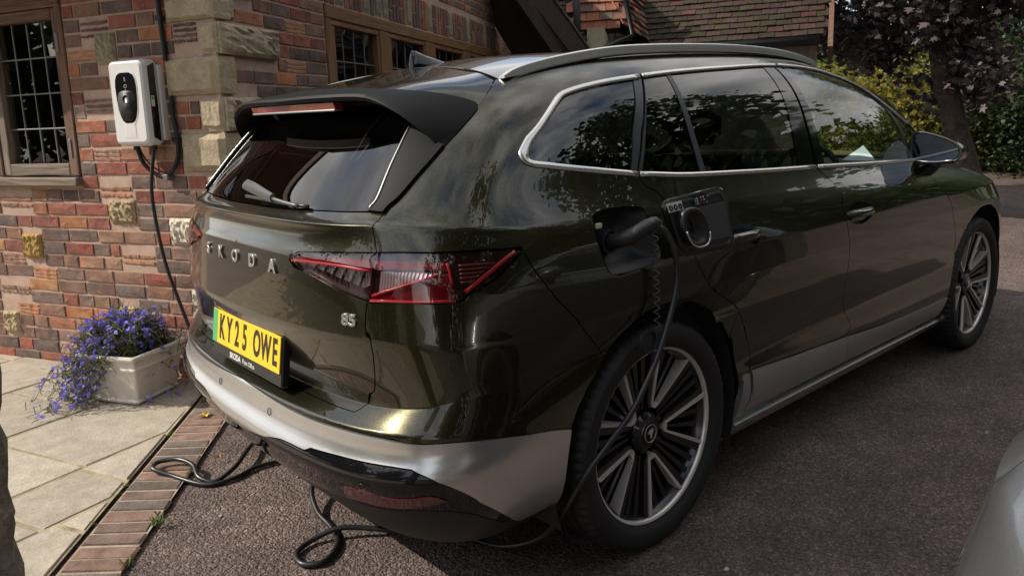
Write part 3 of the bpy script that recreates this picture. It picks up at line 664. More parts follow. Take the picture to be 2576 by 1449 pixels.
# ------------------------------------------------------------------ small weeds in the joints, fallen leaves, pebble
M_weed = leaf_mat('weed', [(.09, .14, .035), (.17, .23, .06), (.13, .17, .05)])
def weed(x, y, n, s, label):
    V = []; F = []
    for k in range(n):
        a = rnd.uniform(0, 6.28); l = s*rnd.uniform(.5, 1.2); w_ = l*.07; d = np.array([math.cos(a), math.sin(a), 0]); e = np.array([-d[1], d[0], 0]); c = np.array([x, y, .018])+np.append(rnd.normal(size=2)*s*.4, 0); b = len(V)
        V += [c-e*w_, c+e*w_, c+d*l*.5+e*w_*.8+np.array([0, 0, l*.7]), c+d*l*.5-e*w_*.8+np.array([0, 0, l*.7]), c+d*l*.95+np.array([0, 0, l*.75])]; F += [(b, b+1, b+2, b+3), (b+3, b+2, b+4, b+4)]
    me = mesh('weed', V, [f_[:3] if f_[2] == f_[3] else f_ for f_ in F]); me = mesh('weed', V, [tuple(dict.fromkeys(f_)) for f_ in F])
    tag(link('weed', me, None, M_weed), label, 'weed', 'weeds in the joints')
def ek(a, b): q = E0+ED*a+EN*b; return float(q[0]), float(q[1])
for a, b, n, s in ((-.36, .222, 26, .035), (-.60, .222, 16, .026), (-.70, .13, 12, .02), (-.70, .2, 12, .02), (.03, .215, 14, .02), (-.78, .21, 8, .016), (.42, .01, 12, .02), (-.05, .0, 10, .016), (-.12, .0, 8, .016), (-.33, .0, 9, .014), (-.86, .02, 10, .018), (.0, -.5, 18, .02)):
    weed(*ek(a, b), n, s, 'bushy green weed tuft where the brick edging meets the drive' if n == 26 else 'grassy tuft in the joint of the paving in front of the trough' if n == 18 else 'small green weed growing in a joint of the brick edging')
M_fallen = simple('yellow_leaf', (.50, .33, .05), .6, noise=.3, nscale=60)
def fallen(x, y, s, mat, label, rz=0):
    V = []; n = 9
    for k in range(n): a = k/n*6.283; r = s*(1+.35*math.cos(3*a)); V.append((r*math.cos(a)*1.5, r*math.sin(a), .006+.010*abs(math.sin(a*1.5))))
    V.append((0, 0, .004)); o = link('fallen_leaf', mesh('fallen_leaf', V, [(i, (i+1) % n, n) for i in range(n)]), None, mat); place(o, Matrix.Translation((x, y, .02)) @ Matrix.Rotation(rz, 4, 'Z')); tag(o, label, 'leaf')
fallen(-.665, 1.225, .020, M_fallen, 'yellow fallen leaf lying on the brick edging beside the bumper', .6)
fallen(-.60, 1.43, .016, simple('brown_leaf', (.12, .075, .035), .8), 'brown curled leaf lying on the paving beside the trough', .2)
fallen(-.79, .72, .007, M_fallen, 'tiny yellow leaf lying on the asphalt beside the edging', 1.)
# ------------------------------------------------------------------ rough stone post close on the left
c0 = Vector((-1.785, -.985, 0)); rr = []
for k, z in enumerate(np.linspace(0, 1.12, 34)):
    P = []
    for j in range(20):
        a = j/20*6.283; r = .108+rnd.uniform(-.007, .006)+.003*math.sin(7*z+j); P.append(c0+Vector((r*math.cos(a)*(1+.1*math.cos(2*a)), r*math.sin(a), z)))
    rr.append(P)
gpst = loft('stone_post', rr, stone_mat('post_stone', (.17, .14, .105), .35, .95, 1., 45, .015), None, smooth=False); tag(gpst, 'rough brown stone post beside the paving', 'post')

# loose stones on the drive
M_peb = simple('pebble', (.42, .38, .32), .8, noise=.2)
for x_, y_, s_, lab in ((.03, -1.14, .010, 'pale pebble lying on the drive beside the rear wheel'), (1.6, -1.35, .008, 'small pale pebble on the shaded drive beside the sill'), (-.95, .28, .007, 'small pebble on the sunlit drive near the cable loop'), (-.62, .36, .006, 'tiny pebble on the sunlit drive between the cable loops')):
    rgs = [[(x_+s_*k*math.cos(a)*(1+.2*math.sin(3*a)), y_+s_*k*.8*math.sin(a), .001+s_*z_) for a in np.linspace(0, 6.283, 8, endpoint=False)] for k, z_ in ((.7, 0), (1., .3), (.85, .7), (.4, .9))]
    tag(loft('pebble', rgs, M_peb), lab, 'pebble')

# ------------------------------------------------------------------ roofs beyond the car
def tile_mesh(i):
    rnd = random.Random(200+i); n = 4; V = []; F = []
    for k in range(n+1):
        x = -.5+k/n; y0 = -.5+rnd.uniform(-.03, .03); z = rnd.uniform(-.08, .08)
        V += [(x, y0, .5+z), (x, .5, .45+z), (x, y0, -.5+z), (x, .5, -.5+z)]
    for k in range(n):
        a = 4*k; b = a+4; F += [(a, b, b+1, a+1), (a+2, a, b, b+2)[::1], (a+3, a+1, b+1, b+3)]
    F += [(0, 1, 3, 2), (4*n, 4*n+2, 4*n+3, 4*n+1)]
    me = mesh('tile', V, F); me.materials.append(M_tile); return me
TILE = [tile_mesh(i) for i in range(6)]
def tiled(parent, O, U, Vv, ncol, nrow, tw, gauge, cols, seed, clip=None):
    rnd = random.Random(seed); U = Vector(U).normalized(); Vv = Vector(Vv).normalized(); N = U.cross(Vv).normalized()
    if N.z < 0: U = -U; O = Vector(O)-U*ncol*tw; N = U.cross(Vv).normalized()
    O = Vector(O)
    for r in range(nrow):
        for c in range(ncol):
            a = (c+.5+(r % 2)*.5)*tw; b = r*gauge
            if clip and not clip(c, r, ncol, nrow): continue
            p_ = O+U*a+Vv*(b+gauge*.72)+N*(.012+rnd.uniform(-.004, .005))
            tl = R(9.)+rnd.uniform(-.02, .02); V2 = (Vv*math.cos(tl)-N*math.sin(tl)).normalized(); N2 = U.cross(V2)
            rz = rnd.uniform(-.02, .02); U2 = (U*math.cos(rz)+V2*math.sin(rz)); V3 = N2.cross(U2)
            Mx = Matrix(((U2.x, V3.x, N2.x, p_.x), (U2.y, V3.y, N2.y, p_.y), (U2.z, V3.z, N2.z, p_.z), (0, 0, 0, 1)))
            o = D.objects.new('tile', TILE[rnd.randrange(6)]); col.objects.link(o); place(o, Mx @ Matrix.Diagonal((tw*.965, gauge*1.5, .015, 1)))
            k = rnd.uniform(.75, 1.2); cc = rnd.choice(cols); o.color = (*[x*k for x in cc], 1); setp(o, parent)
def quad(name, P, mat, parent): return link(name, mesh(name, P, [tuple(range(len(P)))]), parent, mat)
MOSS = [(0.045, 0.0255, 0.0203), (0.0413, 0.0263, 0.021), (0.033, 0.0248, 0.0135), (0.03, 0.0248, 0.0128), (0.0495, 0.0277, 0.0225), (0.036, 0.0285, 0.015), (0.0638, 0.0285, 0.021)]
RED = [(.26, .105, .062), (.30, .115, .062), (.20, .10, .07), (.15, .10, .075), (.24, .11, .07)]
back = Vector((.9, .434, 0)); ev = Vector((-.434, .9, 0)); ER = Vector((6.34, 1.81, 2.07)); slope = (back*.72+Vector((0, 0, .70))).normalized()
ob = empty('outbuilding', ER-Vector((0, 0, 2.07))); tag(ob, 'outbuilding with long mossy clay tile roof beyond the car', 'building')
W1 = Vector((-.0, 0, -.06)); O1 = ER+ev*-.02
tiled(ob, O1, ev, slope, 27, 11, .168, .102, MOSS, 1)
quad('roof_deck', [O1-ev*.02, O1+ev*4.7, O1+ev*4.7+slope*3.2, O1-ev*.02+slope*3.2], M_tile, ob).color = (.09, .06, .045, 1)
q = [O1+slope*(.102*11), O1+ev*4.62+slope*(.102*11), O1+ev*4.62+slope*3.2, O1+slope*3.2]; N_ = ev.cross(slope); N_ = N_ if N_.z > 0 else -N_
quad('upper_roof', [p_+N_*.02 for p_ in q], M_tile, ob).color = (.095, .065, .045, 1)
def beam(name, a, b, w, h, mat, parent):
    a = Vector(a); b = Vector(b); t = (b-a).normalized(); s_ = t.cross(Vector((0, 0, 1))).normalized(); u_ = s_.cross(t)
    V = [p_+s_*x*w/2+u_*y*h/2 for p_ in (a, b) for x, y in ((-1, -1), (1, -1), (1, 1), (-1, 1))]
    return link(name, mesh(name, V, [(0, 1, 5, 4), (1, 2, 6, 5), (2, 3, 7, 6), (3, 0, 4, 7), (3, 2, 1, 0), (4, 5, 6, 7)]), parent, mat)
beam('barge_board', ER-ev*.09-slope*.16-Vector((0, 0, .10)), ER-ev*.09+slope*3.2-Vector((0, 0, .10)), .05, .24, M_oldwood, ob)
beam('corner_post', ER-ev*.02+back*.28-Vector((0, 0, 2.0)), ER-ev*.02+back*.28+Vector((0, 0, .02)), .10, .16, M_oldwood, ob)
quad('wall', [ER+back*.3+ev*.05-Vector((0, 0, 2.07)), ER+back*.3+ev*4.6-Vector((0, 0, 2.07)), ER+back*.3+ev*4.6+Vector((0, 0, .1)), ER+back*.3+ev*.05+Vector((0, 0, .1))], simple('render_wall', (.42, .37, .29), .9, noise=.2), ob)
tube('gutter', [ER+ev*.02-back*.05-Vector((0, 0, .045)), ER+ev*4.5-back*.05-Vector((0, 0, .045))], .055, M_blackpl, ob, n=2, seg=10)
# gable end of the brick wall: barge board, verge and downpipe
gb = empty('gable_roof', WB.P(7.8, 0, 0)); tag(gb, 'dark barge board and tile verge at the end of the shaded brick wall', 'roof')
M_dkwood = wood_mat('dark_stained_timber', (.022, .013, .009), (.065, .038, .025), .75)
beam('barge_board', (3.93, 3.94, 2.82), (4.45, 3.55, 1.93), .05, .17, M_dkwood, gb); beam('barge_board', (4.05, 3.90, 2.84), (4.52, 3.56, 1.98), .035, .10, simple('verge_timber', (.05, .030, .022), .8), gb)
beam('rafter', (3.80, 4.02, 2.84), (4.36, 3.72, 1.93), .10, .20, M_dkwood, gb)
soff = quad('soffit', [(3.93, 3.98, 2.86), (4.45, 3.59, 1.97), (4.40, 4.6, 1.97), (3.7, 4.6, 2.86)], M_dkwood, gb)
for k in range(9):
    t = k/8; p_ = Vector((4.10, 3.86, 2.80)).lerp(Vector((4.53, 3.56, 2.05)), t); o = box('verge_tile', (-.07, -.06, -.008), (.07, .06, .008), M_tile, None, 0); place(o, Matrix.Translation(p_) @ Matrix.Rotation(R(-37), 4, 'Z') @ Matrix.Rotation(R(58), 4, 'Y')); o.color = (.12, .09, .075, 1); setp(o, gb)
ker = put(ROCK[2], 'kneeler_stone', WB, 7.45, 7.75, 2.15, 2.62, .12, .25, gb, (.30, .255, .17), 0.)
# porch with hipped red tile roof on a stone pier
po = empty('porch', (4.8, 3.65, 0)); tag(po, 'small hipped red tile porch roof on a pale stone pier', 'porch')
A1, A2, A3, A4 = [Vector(v) for v in ((4.62, 3.92, 2.235), (5.0, 3.50, 2.335), (4.90, 3.72, 2.95), (4.62, 3.96, 2.95))]
tiled(po, (5.01, 3.50, 2.26), (A1-Vector((5.0, 3.50, 2.235))), Vector((.20, .22, .62)), 4, 6, .15, .115, RED, 5)
A5 = Vector((5.78, 3.58, 2.06))
tiled(po, (5.02, 3.49, 2.30), Vector((.78, .09, -.24)), Vector((.02, .35, .62)), 7, 8, .135, .105, RED+MOSS[:2], 6)
quad('roof_deck', [(4.62, 3.95, 2.22), (5.0, 3.54, 2.24), (5.2, 3.90, 3.1), (4.8, 4.2, 3.1)], M_dark, po); quad('roof_deck', [(5.0, 3.56, 2.24), (5.95, 3.68, 2.02), (5.95, 4.15, 2.9), (5.1, 3.95, 3.1)], M_dark, po)
o = put(SMOOTHROCK[0], 'stone', WB, 0, 1, 0, 1, 0, 1, po, (.40, .345, .22), 0.)
place(o, Matrix.Translation((4.86, 3.70, 1.86)) @ Matrix.Rotation(R(215), 4, 'Z') @ Matrix.Diagonal((.28, .22, .82, 1))); setp(o, po)
wbx = box('lamp_bracket', (-.03, -.03, -.07), (.03, .03, .07), M_blackpl, None, .008); place(wbx, Matrix.Translation((4.86, 3.50, 2.12)) @ Matrix.Rotation(R(35), 4, 'Z')); setp(wbx, po)
M_pipe = simple('grey_pipe', (.085, .09, .098), .45); dp = empty('downpipe', (4.52, 3.72, 0)); tag(dp, 'grey downpipe with black hopper beside the barge board', 'pipe')
tube('pipe', [(4.50, 3.70, 2.95), (4.52, 3.70, 2.2)], .042, M_pipe, dp, n=2, seg=10); tube('hopper', [(4.53, 3.69, 2.22), (4.535, 3.69, 2.19), (4.54, 3.69, 1.98)], .062, M_blackpl, dp, n=2, seg=10)
dp2 = tube('downpipe', [(4.84, 3.30, 2.75), (4.86, 3.30, 2.55), (4.96, 3.28, 2.17), (4.72, 3.42, 2.06), (4.64, 3.50, 2.0)], .030, M_blackpl, None, n=4, seg=8, smooth_path=False); tag(dp2, 'black bent downpipe in front of the red tile porch roof', 'pipe')
quad('dark_filler', [WB.P(7.6, -.1, 0), Vector((6.6, 4.4, 0)), Vector((6.6, 4.4, 2.1)), WB.P(7.6, -.1, 2.1)], M_dark, gb)  # added dark plane, fills the gap past the brick wall's end
# ------------------------------------------------------------------ trees
M_bark = stone_mat('bark', (.10, .075, .058), .4, .95, .9, 30, .03)
L_purple = leaf_mat('purple_leaves', [(.040, .029, .031), (.095, .072, .076), (.155, .122, .126), (.062, .046, .049)], .22)
L_yellow = leaf_mat('yellowing_leaves', [(.085, .10, .020), (.19, .17, .030), (.30, .23, .030), (.11, .125, .025)], .5)
L_green = leaf_mat('green_leaves', [(.030, .055, .012), (.065, .10, .022), (.045, .075, .018)], .4)
L_dark = leaf_mat('dark_leaves', [(.018, .032, .010), (.035, .055, .017), (.028, .04, .014)], .3)
L_light = leaf_mat('light_leaves', [(.06, .10, .02), (.12, .17, .03), (.09, .12, .025)], .45)
def leaves(centres, n, size, spread, rnd, flat=.35):
    C = centres[rnd.randint(0, len(centres), n)]; P = C+rnd.normal(size=(n, 3))*spread
    N = rnd.normal(size=(n, 3)); N[:, 2] = np.abs(N[:, 2])+flat; N /= np.linalg.norm(N, axis=1, keepdims=True)
    T = np.cross(N, rnd.normal(size=(n, 3))); T[:, 2] -= .3; T -= N*(T*N).sum(1, keepdims=True); T /= np.linalg.norm(T, axis=1, keepdims=True); B_ = np.cross(N, T)
    s = size*rnd.uniform(.6, 1.3, (n, 1)); V = np.empty((n, 6, 3))
    V[:, 0] = P; V[:, 1] = P+T*s*.38+B_*s*.46+N*s*.10; V[:, 2] = P+T*s*.72+B_*s*.30-N*s*.04; V[:, 3] = P+T*s*1.05-N*s*.10; V[:, 4] = P+T*s*.72-B_*s*.30-N*s*.04; V[:, 5] = P+T*s*.38-B_*s*.46+N*s*.10
    F = np.arange(n*6).reshape(n, 6)[:, [0, 1, 2, 3, 4, 5]]; return V.reshape(-1, 3), F
LOBE = [(0, 0), (.22, .48), (.40, .20), (.70, .42), (.66, .14), (1.05, 0), (.66, -.14), (.70, -.42), (.40, -.20), (.22, -.48)]
def maple_leaves(centres, n, size, spread, rnd):
    C = centres[rnd.randint(0, len(centres), n)]; P = C+rnd.normal(size=(n, 3))*spread
    N = rnd.normal(size=(n, 3)); N[:, 2] = np.abs(N[:, 2])+.35; N /= np.linalg.norm(N, axis=1, keepdims=True)
    T = np.cross(N, rnd.normal(size=(n, 3))); T[:, 2] -= .4; T -= N*(T*N).sum(1, keepdims=True); T /= np.linalg.norm(T, axis=1, keepdims=True); B_ = np.cross(N, T); s = size*rnd.uniform(.6, 1.25, (n, 1))
    V = np.stack([P+T*s*a+B_*s*b_*1.15+N*s*(.12*abs(b_)-.10*a) for a, b_ in LOBE], 1); return V.reshape(-1, 3), np.arange(n*10).reshape(n, 10)
def tree(label, base, h, cc, cr, n, size, mat, tr, seed, clumps=90, spread=.28, group=None, limbs=9, cat='tree', name='tree', lo=None):
    rnd = np.random.RandomState(seed); base = np.array(base, float); cc = np.array(cc, float); cr = np.array(cr, float)
    t = empty(name, base); tag(t, label, cat, group)
    d = rnd.normal(size=(clumps, 3)); d /= np.linalg.norm(d, axis=1, keepdims=True); rad = rnd.uniform(.35, 1.0, (clumps, 1))**.5
    C = cc+d*rad*cr
    if lo is not None: C = C[C[:, 2] > lo]
    top = cc.copy(); top[2] = cc[2]+cr[2]*.3
    mid = base+(top-base)*.5+np.append(rnd.normal(size=2)*.08, 0)
    P = [base-np.array([0, 0, .1]), base+(mid-base)*.25, mid, top]
    tube('trunk', P, lambda s: tr*(1.25-.25*min(1, s*6)-.75*s), M_bark, t, n=6, seg=12)
    for k in range(limbs):
        c = C[rnd.randint(len(C))]; a = base+(top-base)*rnd.uniform(.45, .85); m = (a+c)/2+np.array([0, 0, .12*np.linalg.norm(c-a)])
        tube('limb', [a, m, c], lambda s: tr*.38*(1-.8*s), M_bark, t, n=5, seg=7)
    V, F = (maple_leaves if mat is L_purple else leaves)(C, n, size, spread, rnd); link('crown', fast_mesh('crown', V, F), t, mat)
    return t
tree('purple leaved maple with broad drooping crown beyond the car', (8.22, .80, 0), 5, (8.1, 1.45, 3.45), (1.5, 2.5, 2.0), 40000, .092, L_purple, .20, 11, 170, .17, limbs=12)
tree('yellowing tree standing behind the purple maple', (14.5, 4.5, 0), 5, (14.4, 4.2, 1.15), (1.4, 2.3, .85), 26000, .085, L_yellow, .16, 12, 90, .28)
tree('tall light green tree beyond the outbuilding', (20, 6.5, 0), 6, (20, 6.5, 1.9), (2.8, 2.8, 1.5), 14000, .14, L_light, .2, 13, 90, .4)
tree('dark green holly bush at the edge of the drive', (13.5, 1.5, 0), 2.5, (13.6, 1.6, 1.5), (1.2, 1.5, 1.35), 24000, .065, L_dark, .1, 14, 80, .2, cat='bush', name='bush')
tree('glossy light green shrub beside the dark holly bush', (13.0, -.3, 0), 2, (13.1, -.2, 1.0), (1.0, 1.2, .9), 15000, .06, L_green, .07, 15, 60, .18, cat='bush', name='bush')
tree('broad dark tree closing the view beyond the purple maple', (19, 1.0, 0), 6, (19, 1.0, 3.4), (2.6, 3.6, 3.0), 13000, .22, L_green, .22, 16, 100, .45)
tree('leafy lime tree with open crown at the bend of the drive', (24, -4, 0), 7, (24, -4, 4.2), (3, 3.4, 3.2), 11000, .26, L_light, .22, 17, 90, .5)
tree('old oak behind the yellowing tree', (23, 9, 0), 8, (23, 9, 2.0), (3.5, 4, 1.6), 12000, .2, L_dark, .26, 18, 90, .5)
# the other side of the drive: what the bodywork and the glass mirror
spots = [((11.2, -8.2), 10.2, L_dark, 'very tall dark fir across the drive beyond the silver car'), ((14.2, -9.4), 8.2, L_green, 'spreading walnut across the drive beside the tall fir'), ((-2.6, -9.6), 11.0, L_dark, 'towering dark cedar across the drive behind the silver car'), ((23, -8), 6.2, L_green, 'far lime across the drive past the walnut'), ((28, -6), 6.5, L_dark, 'far dark holm oak past the bend of the drive'), ((6.2, -10.6), 7.2, L_dark, 'tall dark pine across the drive on the lawn edge'), ((9.4, -10.9), 6.4, L_green, 'round green ash across the drive beside the pine'), ((2.4, -11.6), 6.6, L_dark, 'dark yew across the drive by the garden hedge'), ((14.5, -11.5), 4.2, L_green, 'low hawthorn across the drive beyond the ash'), ((19, -9.5), 4.0, L_dark, 'low dark laurel at the far bend of the lawn'), ((-3.2, -12.2), 7.0, L_green, 'broad beech across the drive at the hedge end'), ((-8.5, -9.0), 6.5, L_dark, 'dark cypress at the near corner of the lawn')]
for i, ((x, y), h, m, lab) in enumerate(spots):
    tree(lab, (x, y, 0), h, (x, y, h*.58), (h*.40, h*.40, h*.44), 9000, .30, m, .16, 40+i, 110, .42, limbs=7)
hd = empty('hedge', (4, -10, 0)); tag(hd, 'clipped green hedge along the lawn across the drive', 'hedge')
C = np.stack([rnd.uniform(-14, 22, 900), -13.3+rnd.uniform(-.5, .5, 900), rnd.uniform(.1, 2.5, 900)], 1); V, F = leaves(C, 22000, .22, .2, rnd); f = link('foliage', fast_mesh('foliage', V, F), hd, L_green)
tree('dark laurel standing behind the paving beyond the stone post', (-8.2, 5.0, 0), 4, (-8.2, 5.0, 1.9), (1.5, 2.6, 1.8), 8000, .2, L_dark, .12, 60, 70, .3)
tree('round bay tree at the corner of the drive', (-9.0, 0.6, 0), 4, (-9.0, .6, 2.0), (1.5, 2.4, 1.9), 8000, .2, L_dark, .12, 61, 70, .3)

# ------------------------------------------------------------------ the car body: one smooth surface, cut into panels
NETP = np.array([[[-.82,0,.245],[-.815,.29,.245],[-.8,.53,.245],[-.745,.71,.245],[-.63,.815,.245],[-.46,.835,.25],[-.2,.845,.23],[.1,.845,.215],[.5,.845,.21],[1.0,.845,.21],[1.6,.845,.21],[2.2,.845,.21],[2.766,.845,.22],[3.15,.8,.23],[3.36,.66,.23],[3.46,.35,.23],[3.49,0,.23]],[[-.885,0,.31],[-.878,.3,.31],[-.855,.55,.31],[-.8,.74,.31],[-.68,.86,.31],[-.46,.895,.305],[-.2,.905,.285],[.1,.905,.275],[.5,.888,.27],[1.0,.886,.27],[1.6,.886,.27],[2.2,.888,.27],[2.766,.905,.28],[3.15,.86,.3],[3.42,.7,.3],[3.52,.36,.3],[3.555,0,.3]],[[-.93,0,.395],[-.923,.3,.395],[-.896,.565,.4],[-.835,.762,.405],[-.709,.886,.41],[-.46,.918,.405],[-.2,.925,.4],[.1,.922,.4],[.5,.918,.385],[1.0,.918,.38],[1.6,.918,.38],[2.2,.919,.38],[2.766,.925,.4],[3.15,.89,.4],[3.46,.73,.4],[3.56,.38,.4],[3.59,0,.4]],[[-.964,0,.455],[-.957,.307,.455],[-.928,.582,.462],[-.864,.78,.474],[-.727,.897,.49],[-.46,.923,.502],[-.2,.932,.5],[.1,.928,.5],[.5,.906,.5],[1.0,.898,.5],[1.6,.898,.5],[2.2,.91,.5],[2.766,.932,.5],[3.15,.9,.5],[3.48,.74,.5],[3.58,.38,.5],[3.61,0,.5]],[[-.926,0,.57],[-.919,.297,.572],[-.892,.563,.579],[-.835,.757,.588],[-.714,.883,.595],[-.46,.925,.6],[-.2,.936,.6],[.1,.934,.6],[.5,.925,.6],[1.0,.921,.6],[1.6,.921,.6],[2.2,.925,.6],[2.766,.936,.6],[3.15,.905,.6],[3.48,.74,.6],[3.58,.38,.6],[3.61,0,.6]],[[-.852,0,.606],[-.848,.29,.608],[-.83,.545,.618],[-.798,.732,.642],[-.703,.873,.675],[-.46,.922,.7],[-.2,.94,.7],[.1,.94,.7],[.5,.934,.7],[1.0,.932,.7],[1.6,.932,.7],[2.2,.934,.7],[2.766,.94,.7],[3.15,.905,.7],[3.46,.73,.7],[3.57,.38,.7],[3.6,0,.7]],[[-.922,0,.8],[-.914,.29,.803],[-.88,.54,.808],[-.815,.725,.81],[-.695,.857,.805],[-.46,.915,.8],[-.2,.942,.8],[.1,.944,.8],[.5,.94,.8],[1.0,.938,.8],[1.6,.938,.8],[2.2,.938,.8],[2.766,.94,.8],[3.13,.9,.8],[3.42,.71,.8],[3.54,.38,.8],[3.57,0,.8]],[[-.908,0,1.015],[-.9,.29,1.012],[-.866,.53,1.005],[-.8,.71,.99],[-.683,.838,.945],[-.46,.905,.91],[-.2,.936,.9],[.1,.938,.9],[.5,.936,.9],[1.0,.934,.9],[1.6,.934,.9],[2.2,.932,.9],[2.766,.925,.9],[3.08,.87,.9],[3.34,.67,.88],[3.47,.36,.88],[3.5,0,.88]],[[-.888,0,1.065],[-.88,.29,1.063],[-.847,.52,1.06],[-.785,.695,1.05],[-.672,.818,1.015],[-.46,.89,.99],[-.2,.918,.98],[.1,.92,.975],[.5,.918,.975],[1.0,.916,.97],[1.6,.915,.97],[2.2,.908,.965],[2.7,.885,.96],[2.98,.82,.96],[3.22,.62,.95],[3.36,.33,.95],[3.4,0,.95]],[[-.893,0,1.098],[-.883,.29,1.098],[-.848,.51,1.098],[-.775,.675,1.1],[-.655,.795,1.085],[-.46,.862,1.07],[-.2,.888,1.065],[.1,.893,1.06],[.5,.89,1.05],[1.0,.886,1.04],[1.6,.884,1.03],[2.15,.872,1.02],[2.55,.83,1.02],[2.8,.74,1.03],[3.0,.54,1.03],[3.1,.28,1.03],[3.13,0,1.03]],[[-.835,0,1.128],[-.828,.28,1.128],[-.803,.48,1.13],[-.742,.63,1.14],[-.615,.758,1.155],[-.44,.818,1.155],[-.18,.843,1.155],[.1,.85,1.155],[.5,.851,1.14],[1.0,.848,1.12],[1.6,.844,1.1],[2.1,.828,1.08],[2.42,.775,1.075],[2.6,.65,1.075],[2.74,.46,1.075],[2.81,.24,1.078],[2.83,0,1.08]],[[-.715,0,1.265],[-.708,.27,1.265],[-.685,.455,1.27],[-.635,.59,1.28],[-.53,.706,1.29],[-.39,.762,1.295],[-.17,.786,1.3],[.1,.792,1.3],[.5,.791,1.295],[1,.786,1.285],[1.6,.78,1.275],[2.05,.767,1.275],[2.26,.721,1.265],[2.38,.61,1.265],[2.47,.44,1.265],[2.53,.23,1.265],[2.55,0,1.265]],[[-.565,0,1.41],[-.56,.26,1.41],[-.542,.43,1.41],[-.505,.545,1.41],[-.43,.63,1.415],[-.32,.678,1.425],[-.13,.7,1.445],[.12,.704,1.465],[.5,.701,1.48],[1.0,.692,1.485],[1.45,.685,1.48],[1.76,.675,1.452],[1.93,.63,1.45],[2.02,.54,1.45],[2.1,.38,1.45],[2.15,.2,1.45],[2.17,0,1.45]],[[-.48,0,1.455],[-.475,.255,1.455],[-.458,.41,1.455],[-.425,.51,1.457],[-.36,.565,1.465],[-.25,.6,1.485],[-.08,.612,1.515],[.15,.612,1.54],[.5,.605,1.56],[.95,.598,1.57],[1.28,.59,1.562],[1.48,.575,1.545],[1.6,.53,1.54],[1.68,.45,1.54],[1.75,.32,1.54],[1.79,.16,1.54],[1.8,0,1.54]]], float)
